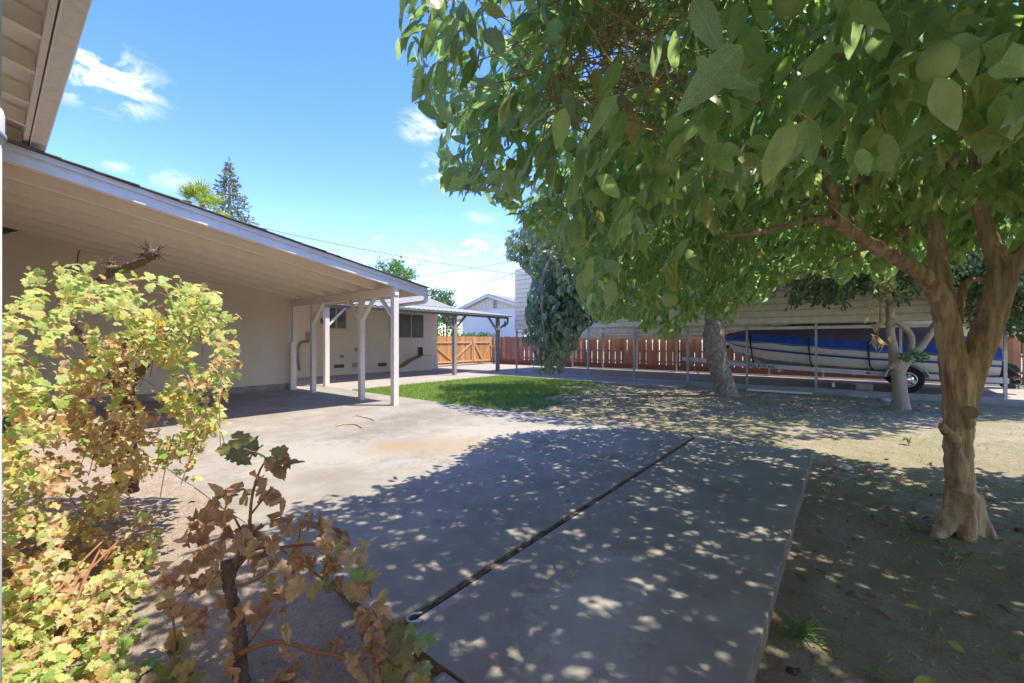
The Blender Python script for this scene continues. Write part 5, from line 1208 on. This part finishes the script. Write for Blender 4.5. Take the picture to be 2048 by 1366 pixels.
# ================================================================== the big half dry grapevine
GL = [grape_template(.16,.045,s) for s in (1,2,3)]; GF = [grape_template(.12,.04,s, False) for s in (4,5)]
GC = [curl_leaf(grape_template(.10,.06,s), k) for s, k in ((6,2.2),(7,3.2),(8,1.6))]
def vine():
    t = thing('grapevine', 'sprawling grapevine with pale yellow green and tan drying leaves', 'vine', G(250,960,-.08))
    D = 3.05
    woody('trunk', [L([(235,985,D,14),(238,900,D,14),(232,830,D,14),(240,780,D,13),(252,730,D,13),(249,700,D,13),(268,675,D,13),(284,660,D,11)]),
                    L([(268,985,D+.1,12),(264,880,D+.08,12),(262,821,D+.05,12),(260,773,D,12),(285,737,D,12),(312,700,D,11),(340,667,D+.05,9)]),
                    L([(214,536,D+.1,9),(234,541,D+.1,11),(275,528,D+.05,11),(300,512,D,14),(312,505,D,9)]), L([(232,542,D+.1,9),(200,560,D+.15,8),(150,580,D+.1,7),(128,610,D,7),(180,700,D,9),(235,790,D,10)])], M_VBARK, t, .011, .012, 2, .03)
    sp = MB(); rg = random.Random(5)
    for cx, cy, n, r in ((305,512,34,30), (216,530,14,16), (282,660,6,10)):
        for k in range(n):
            a = P(cx+rg.uniform(-12,12), cy+rg.uniform(-9,9), D+rg.uniform(-.03,.05)); b = a + Vector((rg.uniform(-1,1), rg.uniform(-1,1), rg.uniform(-.3,1)))*(r*D/FPX)*rg.uniform(.5,1.1)
            sp.tube([a, a.lerp(b,.5)+Vector((0,0,.008)), b], [.005,.004,.0015], 5)
    sp.build('stub_spurs', M_VBARK, t)['kind'] = 'stuff'
    S = [(-60,645),(5,622),(40,600),(55,562),(52,548),(85,533),(100,520),(128,520),(126,548),(165,556),(180,532),(222,532),(245,555),(300,558),(350,556),(385,570),(430,592),(425,612),(470,640),(472,660),(440,664),(470,690),(466,742),(450,772),(432,800),(440,832),(462,856),
         (420,868),(400,890),(382,915),(395,952),(350,960),(310,925),(262,965),(272,1010),(296,1055),(320,1100),(282,1128),(292,1182),(232,1200),(205,1222),(262,1238),(205,1290),(290,1366),(330,1420),(-200,1480)]
    n = 24000; px, py = RNG.uniform(-60,475,n), RNG.uniform(515,1420,n); k = inpoly(px, py, S)
    # windows through which wall and floor show
    for hx, hy, a, b in ((395,715,22,38),(330,850,40,30),(300,800,20,22),(350,640,14,16),(100,590,26,12),(300,1000,40,34),(250,1075,30,22),(60,1090,30,14),(430,700,12,12)): k &= ~((((px-hx)/a)**2 + ((py-hy)/b)**2 < 1) & (RNG.random(n) < .93))
    px, py = px[k] + RNG.normal(0,7,k.sum()), py[k] + RNG.normal(0,9,k.sum()); n = len(px)
    dmax = np.where(py > 690, FPX*(CAM_H+.07)/np.maximum(py-684, 1), 9.)
    dep = RNG.uniform(2.35, 3.6, n); dep = np.where(px < 130, RNG.uniform(1.7,3.3,n), dep); dep = np.minimum(dep, dmax*RNG.uniform(.82,.99,n)); dep = np.where(py > 1150, np.minimum(dep, dmax*RNG.uniform(.80,.98,n)), dep)
    pos = np.array([P(a,b,c) for a,b,c in zip(px,py,dep)]); k = (pos[:,1] > .03) & (pos[:,1] < 1.75); pos, px, py, dep = pos[k], px[k], py[k], dep[k]; n = len(pos)
    # sparse margin: leaves in sprays, gaps between
    den = vnoise(px/50, py/50, 1.0, 41, 3); k = RNG.random(n) < np.clip(.45+3.0*den, .04, 1); pos, px, py, dep = pos[k], px[k], py[k], dep[k]; n = len(pos); print('vine', n)
    dryp = np.clip((py-610)/170, 0, 1)*.50 + np.clip(1-np.abs(px-250)/110, 0, 1)*np.clip((py-640)/90, 0, 1)*.45 + .9*vnoise(px/60, py/60, 1, 42, 2)
    dryp = np.where((py > 1200) | ((py > 1100) & (px > 200)), dryp*.6, dryp+np.where((py > 820) & (px < 330), .16, 0)); dryp = np.where(px < 90, dryp*.75, dryp)
    dry = RNG.random(n) < dryp
    tocam = unit(np.array([[0,0,CAM_H]]) - pos); d = unit(RNG.normal(0,.75,(n,3)) + np.array([.25,.35,-.55])); nrm = unit(np.array([[.25,.2,.9]]) + tocam*.35 + RNG.normal(0,.5,(n,3)))
    scl = RNG.uniform(.030,.068,n)*np.where(dep < 1.9, .72, np.where(dep < 2.4, .88, 1)); rot = rot_from(d, nrm)
    leaves(t, GL, pos[~dry], rot[~dry], scl[~dry], M_VLEAF, 170, 'foliage', 'leaf', 3000)
    leaves(t, GC, pos[dry], rot[dry], scl[dry], M_VDRY, 125, 'dry_foliage', 'dry_leaf', 3000)
    # canes
    cn = MB()
    for k in range(90):
        i = rg.randrange(n); p = Vector(pos[i]); q = p + Vector((rg.uniform(-.25,.25), rg.uniform(-.15,.15), rg.uniform(-.35,.15))); m_ = p.lerp(q,.5) + Vector((0,0,.04)); cn.tube([p,m_,q], [.0035,.003,.002], 5, smooth=2)
    for a in ((30,1290,1.75,130,1190,1.95,245,1075,2.4), (60,1260,1.8,150,1140,2.1,230,1060,2.5), (120,1290,1.7,170,1160,2.0,200,1100,2.3), (10,1330,1.6,60,1220,1.8,100,1140,2.1)):
        cn.tube([P(*a[0:3]), P(*a[3:6]), P(*a[6:9])], .006, 6, smooth=4)
    cn.build('canes', M_CANE, t, smooth=True)['kind'] = 'stuff'
vine()

def dead_vine():
    t = thing('dead_grapevine', 'withered young grapevine with curled brown leaves beside the slab corner', 'vine', G(482,1372,-.08))
    Z = lambda x, y: (300+x*.3778, 850+y*.3778); D = 1.72
    def LZ(spec, sm=4): return [P(*Z(a,b),c) for a,b,c,r in spec], [r*.3778*c/FPX for a,b,c,r in spec], sm
    woody('trunk', [LZ([(490,1420,D-.02,46),(482,1340,D,36),(478,1250,D,33),(478,1150,D,34),(468,1060,D,32),(450,980,D,30),(430,900,D,28),(415,840,D,28),(425,770,D,36),(440,730,D,40)]), LZ([(400,760,D,24),(390,720,D,18)]), LZ([(440,740,D,26),(480,715,D,20),(510,690,D,12)])], M_VBARK, t, .0065, .009, 2, .018)
    cn = MB()
    for spec in ([(440,740,D,18),(500,690,D,11),(530,600,D,9),(530,500,D-.02,8),(545,360,D-.02,7),(600,210,D-.02,5),(690,170,D,3)], [(450,740,D,14),(475,640,D,9),(478,560,D,7),(440,480,D,4)], [(470,740,D,14),(560,660,D,9),(700,650,D+.02,8),(880,635,D+.03,7),(1010,655,D+.05,7),(1100,730,D+.05,6),(1150,830,D+.05,5),(1170,910,D+.06,4)],
                 [(480,1210,D-.02,18),(540,1185,D-.03,13),(660,1150,D-.04,11),(760,1165,D-.05,10),(870,1200,D-.06,11),(1000,1225,D-.06,9),(1060,1250,D-.06,9),(1150,1235,D-.05,6)], [(870,1200,D-.06,10),(882,1280,D-.1,9),(872,1400,D-.12,7)], [(440,860,D,10),(520,840,D,8),(600,800,D,5)],
                 [(80,880,D+.02,6),(115,1000,D,6),(130,1120,D-.02,5),(125,1280,D-.04,4)], [(520,1160,D,7),(580,1080,D,5),(640,980,D,3)], [(530,480,D,6),(610,380,D,5),(650,330,D,3)], [(790,600,D,4),(800,520,D,4)], [(1180,980,D-.05,4),(1240,1090,D-.08,3)]):
        a, b, s = LZ(spec); cn.tube(a, b, 7, smooth=4)
    cn.build('canes', M_CANE, t, smooth=True)['kind'] = 'stuff'
    CL = [(450,100,80,6,1),(540,130,60,5,1),(680,150,70,5,1),(560,290,60,4,0),(690,240,80,8,0),(420,350,80,8,0),(620,370,60,6,0),(350,470,90,11,0),(210,590,90,9,0),(150,760,100,10,0),(330,640,80,9,0),(480,560,60,6,0),(600,590,90,10,0),(700,510,40,4,0),(800,490,60,5,0),(930,520,50,5,0),(920,590,40,4,0),(1020,590,50,5,0),(1070,660,50,6,0),
          (780,650,60,6,0),(930,690,60,7,0),(650,740,80,9,0),(800,760,70,8,0),(990,760,50,6,0),(640,870,70,7,0),(300,860,90,10,0),(80,900,70,8,0),(200,1000,70,7,0),(210,1120,60,6,0),(120,1130,40,3,1),(180,1310,80,8,1),(420,1280,30,3,0),(430,1130,30,3,0),(500,940,40,4,0),(530,1030,40,3,0),(700,1040,30,2,0),(700,1160,30,2,0),(980,1150,30,2,0),
          (770,1290,50,5,0),(720,1340,50,5,0),(1090,850,50,5,0),(1150,790,30,3,0),(1110,930,60,7,0),(1170,1010,70,8,0),(1230,1040,50,5,0),(1110,1190,30,2,0),(1230,1170,60,7,0),(1200,1250,70,9,0),(1330,1130,60,7,1),(1450,1140,40,5,2),(1320,1290,70,8,1),(1430,1330,60,7,2),(905,850,40,3,1),(1060,780,30,2,2)]
    pos, kind = [], []
    for x, y, r, n, kd in CL:
        for _ in range(max(2, round(n*.8))):
            a, b = Z(x+random.gauss(0,r*.5), y+random.gauss(0,r*.5)); dd = D + random.uniform(-.14,.12)
            if b > 1000: dd = min(dd, FPX*(CAM_H+.02)/(b-684)*.93)
            pos.append(P(a,b,dd)); kind.append(kd)
    pos = np.array(pos); kind = np.array(kind); n = len(pos)
    d = unit(RNG.normal(0,.8,(n,3)) + np.array([0,0,-.6])); tocam = unit(np.array([[0,0,CAM_H]]) - pos); nrm = unit(tocam*.8 + RNG.normal(0,.7,(n,3)) + np.array([0,0,.4])); rot = rot_from(d, nrm); scl = RNG.uniform(.058,.10,n)
    M_DG = leaf_mat('fading_vine_leaf', [(0,(.10,.11,.045)),(.5,(.17,.17,.06)),(1,(.34,.27,.09))], (.40,.36,.26), .3, .25, .65, .35, .2); M_FG = leaf_mat('pale_vine_leaf', [(0,(.16,.24,.09)),(.5,(.25,.30,.13)),(1,(.42,.34,.14))], (.5,.48,.4), .3, .3, .65, .35, .2)
    GT = [curl_leaf(grape_template(.10,.09,s), k) for s, k in ((6,3.4),(7,5.0),(8,2.6),(9,4.2),(10,6.0))] + [GC[0]]
    for kd, m in ((0,M_DEAD),(1,M_DG),(2,M_FG)):
        s = kind == kd; leaves(t, GT if kd == 0 else GL+GC[:1], pos[s], rot[s], scl[s], m, 300 if kd else 230, 'foliage', 'leaf', 400)
dead_vine()
# ================================================================== litter and small things on the ground
def gz(x, y):
    if -12.2 < x < -1.69 and 1.2 < y < 6.3: return .0
    if -1.59 < x < -.3 and -.1 < y < 6.3: return -.004
    return -.105 + .05*float(vnoise(np.array([x]), np.array([y]), .5, 3)[0]) + .03*float(vnoise(np.array([x]), np.array([y]), 2.2, 4)[0]) + min(max((y-6)/6,0),1)*.045 + .012
LT = [curl_leaf(T_OR[0], 1.6), curl_leaf(T_OR[1], 2.6), T_OR_FAR[0]]
def litter():
    n = 2300; lat, dp = RNG.uniform(.6,9,n), RNG.uniform(7.5,12.3,n); p = cw(np.stack([lat,dp,np.zeros(n)],1)); k = (p[:,1] < 13.9) & (p[:,1] > 6.5) & (p[:,0] > -4.6) & (vnoise(p[:,0],p[:,1],.6,51) > -.16)
    p = p[k]; n2 = 1000; q = np.stack([RNG.uniform(-.2,5,n2), RNG.uniform(1.5,6.5,n2), np.zeros(n2)],1); n3 = 320; s = np.stack([RNG.uniform(-5.2,-1.8,n3), RNG.uniform(.0,1.1,n3), np.zeros(n3)],1)
    p = np.concatenate([p,q,s]); n = len(p); p[:,2] = -.105 + .05*vnoise(p[:,0],p[:,1],.5,3) + .03*vnoise(p[:,0],p[:,1],2.2,4) + np.clip((p[:,1]-6)/6,0,1)*.045 + .014
    d = RNG.normal(0,1,(n,3)); d[:,2] *= .12; scatter('leaf_litter', LT, p, rot_from(unit(d), unit(RNG.normal(0,.25,(n,3))+np.array([0,0,1.]))), RNG.uniform(.03,.085,n), M_LITTER, None, 'stuff')
    n = 420; lat, dp = RNG.uniform(.3,7.5,n), RNG.uniform(1.5,11.5,n); p = cw(np.stack([lat,dp,np.zeros(n)],1)); p = p[(p[:,1] < 13.9) & ((p[:,0] > -.25) | (p[:,1] > 6.5))]; n = len(p)
    p[:,2] = -.105 + .05*vnoise(p[:,0],p[:,1],.5,3) + .03*vnoise(p[:,0],p[:,1],2.2,4) + np.clip((p[:,1]-6)/6,0,1)*.045 + .012
    d = RNG.normal(0,1,(n,3)); d[:,2] *= .08; scatter('twig_litter', TW, p, rot_from(unit(d), unit(RNG.normal(0,.2,(n,3))+np.array([0,0,1.]))), RNG.uniform(.05,.22,n), M_TWIG, None, 'stuff')
    # crumbs and clods in the planting bed
    ico = [(np.array([(0,0,.6),(.5,0,0),(0,.5,0),(-.5,0,.1),(0,-.5,.05),(.1,0,-.5)]), [(0,1,2),(0,2,3),(0,3,4),(0,4,1),(5,2,1),(5,3,2),(5,4,3),(5,1,4)], np.zeros((6,2)))]
    n = 5200; p = np.concatenate([np.stack([RNG.uniform(-5.5,-1.3,n), RNG.uniform(-.05,1.18,n)],1), np.stack([RNG.uniform(-.25,4,n), RNG.uniform(.8,6,n)],1)]); n = len(p)
    z = -.105 + .05*vnoise(p[:,0],p[:,1],.5,3) + .03*vnoise(p[:,0],p[:,1],2.2,4) + .022*vnoise(p[:,0],p[:,1],8,5,3) + np.where(p[:,0] < -1.2, .03*vnoise(p[:,0],p[:,1],5,8)+.03, 0)
    scatter('soil_clods', ico, np.column_stack([p,z]), rot_from(unit(RNG.normal(0,1,(n,3))), unit(RNG.normal(0,1,(n,3)))), RNG.gamma(1.6,.006,n)+.004, M_SOIL, None, 'stuff', smooth=False)
litter()
lmesh = [tpl_mesh('fallen_leaf', q, M_LITTER) for q in LT]
def one_leaf(px, py, size, label, group=None, m=None, ang=None):
    g = G(px, py, 0); g = G(px, py, gz(g.x, g.y)); o = bpy.data.objects.new('fallen_leaf', m or random.choice(lmesh)); COL.objects.link(o)
    o.location = (g.x, g.y, gz(g.x, g.y)+.008); o.rotation_euler = (random.uniform(-.15,.15), random.uniform(-.2,.2), ang if ang is not None else random.uniform(0,6.28)); o.scale = (size,)*3
    tag(o, label, 'leaf', group)
M_YL = leaf_mat('yellow_fallen_leaf', [(0,(.42,.38,.08)),(1,(.50,.44,.12))], None, 0, .2, .6, .2)
yl = tpl_mesh('fallen_leaf', T_OR[0], M_YL)
one_leaf(1858,1362,.12,'large yellow leaf lying alone on the soil near the bottom edge',None,yl,R(155)); one_leaf(1842,1222,.07,'small yellow leaf in a sun fleck below the orange trunk',None,yl,R(100)); one_leaf(1655,1000,.08,'yellow leaf on the soil close to the far slab corner',None,yl,R(60))
one_leaf(1560,1147,.05,'curled brown leaf on the outer edge of the patio strip',None,lmesh[1])
for px, py in ((908,875),(1262,1003),(1142,1004),(987,925),(880,1045),(1425,970),(1330,995),(936,884),(977,918)): one_leaf(px, py, random.uniform(.03,.05), 'small dry leaf scrap lying on the concrete patio', 'leaf scraps on the patio')
for _ in range(46):
    px, py = random.uniform(1150,2030), random.uniform(775,1000)
    if py > 850 and px < 1640: continue
    one_leaf(px, py, random.uniform(.06,.10), 'dry brown leaf lying on the orchard soil', 'fallen leaves on the orchard soil')
for px, py in ((882,781),(893,783),(940,801),(1130,805)): one_leaf(px, py, .09, 'pale dry leaf lying on the green lawn', 'leaves on the lawn')
def stick(name, label, pts, r, cat='stick'):
    q = [G(a,b,.012) for a,b in pts]; o = MB().tube(q, r, 6, smooth=3, jitter=.15).build(name, M_TWIG, smooth=True); tag(o, label, cat)
stick('fallen_stick', 'thin crooked dry stick lying on the patio, the farther one', [(706,835),(712,832),(722,834),(732,836),(740,838),(747,841)], .007)
stick('fallen_stick', 'dry curved stick with crumbly bark on the patio joint, the nearer one', [(672,853),(685,850),(700,849),(712,850),(720,854),(724,856)], .009)
stick('fallen_twig', 'tiny forked twig lying on the patio strip', [(1126,1158),(1140,1155),(1148,1148),(1157,1140)], .003)
def stone(name, label, px, py, s, m, cat='stone'):
    g = G(px, py, -.06); bm = bmesh.new(); bmesh.ops.create_icosphere(bm, subdivisions=3, radius=1); rg = random.Random(int(px))
    ph = [rg.uniform(0,6) for _ in range(6)]
    for v in bm.verts: k = 1 + .12*math.sin(3*v.co.x+ph[0]) + .1*math.sin(4*v.co.y+ph[1]) + .06*math.sin(9*v.co.z+ph[2]+5*v.co.x); v.co = Vector((v.co.x*k, v.co.y*k*.75, v.co.z*k*.4))*s
    me = bpy.data.meshes.new(name); bm.to_mesh(me); bm.free(); me.materials.append(m); me.polygons.foreach_set('use_smooth', [True]*len(me.polygons)); o = link(name, me); o.location = (g.x, g.y, gz(g.x,g.y)+.012); tag(o, label, cat)
M_STONE = mat('pale_stone', (.50,.48,.44), (.42,.40,.36), 14, .9, .4, 80)
stone('flat_stone', 'pale flat stone in the soil beyond the far slab corner', 1686,933,.085,M_STONE)
stone('crumpled_rag', 'crumpled pale rag on the soil before the boat shelter kerb', 1713,795,.19,mat('rag', (.45,.40,.34), (.3,.26,.22), 9, .95, .8, 60), 'rag')
stone('pale_rock', 'pale rock at the foot of the small citrus tree', 1777,803,.15,M_STONE, 'rock')
stone('dark_pebble', 'black pebble on the soil beside the patio strip', 1583,1330,.022,M_BLACK)
def marker():
    g = G(1667,788,-.05); t = thing('garden_marker', 'small white marker stake by the boat shelter kerb', 'stake', g)
    MB().bar((g.x,g.y,-.1), (g.x,g.y,.16), .008, .008).build('stake', M_GALV, t); MB().prism([(g.x-.03,g.y,.12),(g.x+.03,g.y,.12),(g.x+.035,g.y,.27),(g.x+.012,g.y,.22),(g.x-.03,g.y,.27)], (0,.008,0)).build('tag_plate', M_WHITE, t)
marker()
pl = G(1470,786,-.03); pk = MB().box(-.75,.75,-.06,.06,0,.045).build('plank', M_WHITE); pk.location = (pl.x+.9, 13.55, -.045); pk.rotation_euler = (0,0,R(3)); tag(pk, 'weathered white plank lying in the soil along the kerb', 'plank')
def weed(name, label, px, py, h, n, m, lsz):
    g = G(px, py, -.08); z = gz(g.x,g.y)-.01; t = thing(name, label, 'weed', (g.x,g.y,z)); mb = MB(); pos, d = [], []
    for k in range(n):
        a = random.uniform(0,6.28); l = h*random.uniform(.6,1); b = Vector((math.cos(a),math.sin(a),0))*l*random.uniform(.2,.6); q = [Vector((g.x,g.y,z)), Vector((g.x,g.y,z))+b*.4+Vector((0,0,l*.6)), Vector((g.x,g.y,z))+b+Vector((0,0,l*.85))]; mb.tube(q, [.0035,.003,.0015], 5, smooth=3)
        for s in range(5): pos.append(q[1].lerp(q[2], random.random())); d.append((random.gauss(0,1),random.gauss(0,1),random.gauss(0,.5)))
    mb.build('stem', m, t, smooth=True); pos = np.array(pos); d = unit(np.array(d)); leaves(t, T_OR_FAR, pos, rot_from(d, unit(RNG.normal(0,.4,d.shape)+np.array([0,0,1.]))), RNG.uniform(lsz*.6,lsz*1.2,len(pos)), m, 0, 'leaves')
weed('tall_weed', 'tall thin pale weed standing in the bare soil', 1575,838,.34,2,M_LGREEN,.03)
weed('leafy_weed', 'low yellowish sprout in the soil left of the orange trunk', 1818,890,.14,5,M_LGREEN,.05)
weed('small_weed', 'small green weed sprout at the foot of the orange trunk', 1828,1062,.07,5,M_LGREEN,.035)
def tuft(label, px, py, s, n):
    g = G(px, py, -.08); z = gz(g.x,g.y)-.012; d = unit(np.column_stack([RNG.normal(0,.9,(n,2)), np.abs(RNG.normal(.5,.35,n))+.1])); pos = np.tile(np.array([[g.x,g.y,z]]),(n,1)) + np.column_stack([RNG.normal(0,.02,(n,2)), np.zeros(n)])
    o = scatter('grass_tuft', [blade_template(3,.3,.3,.05)], pos, rot_from(d, np.tile(np.array([[0,0,1.]]),(n,1))), RNG.uniform(s*.5,s,n), M_LGREEN); tag(o, label, 'grass tuft')
tuft('green grass tuft in the soil against the outer patio edge', 1602,1262,.16,60); tuft('sparse grass tuft near the bottom edge beside the yellow leaf', 1745,1348,.10,30); tuft('thin grass tuft in the planting bed under the grapevine', 300,1105,.16,36)
# vine seedlings creeping out over the bed
def creeper():
    t = thing('creeping_vine', 'young bright green vine shoots creeping over the bare bed', 'vine', G(200,1290,-.06)); pts = [(60,1345),(120,1310),(190,1290),(245,1285),(280,1262)]; pos = []
    mb = MB().tube([G(a,b,-.05) for a,b in pts], .004, 5, smooth=4).tube([G(a,b,-.05) for a,b in ((20,1270),(90,1235),(150,1228),(200,1230),(240,1212))], .004, 5, smooth=4); mb.build('stem', M_CANE, t, smooth=True)
    for a, b in ((280,1258),(262,1275),(246,1282),(200,1295),(185,1286),(150,1300),(110,1318),(240,1210),(210,1228),(190,1222),(165,1235),(130,1225),(110,1240),(60,1250),(90,1345),(140,1350),(60,1330),(310,1345),(345,1350),(270,1352),(30,1300),(300,1320)):
        for _ in range(2): pos.append(G(a+random.uniform(-8,8), b+random.uniform(-6,6), random.uniform(-.03,.06)))
    pos = np.array(pos); n = len(pos); d = RNG.normal(0,1,(n,3)); d[:,2] = RNG.normal(-.1,.2,n)
    leaves(t, GL, pos, rot_from(unit(d), unit(RNG.normal(0,.35,(n,3))+np.array([0,0,1.]))), RNG.uniform(.045,.075,n), leaf_mat('young_vine_leaf', [(0,(.16,.27,.05)),(.6,(.24,.34,.08)),(1,(.40,.42,.14))], None, 0, .35, .5, .4, .25), n, 'foliage')
creeper()
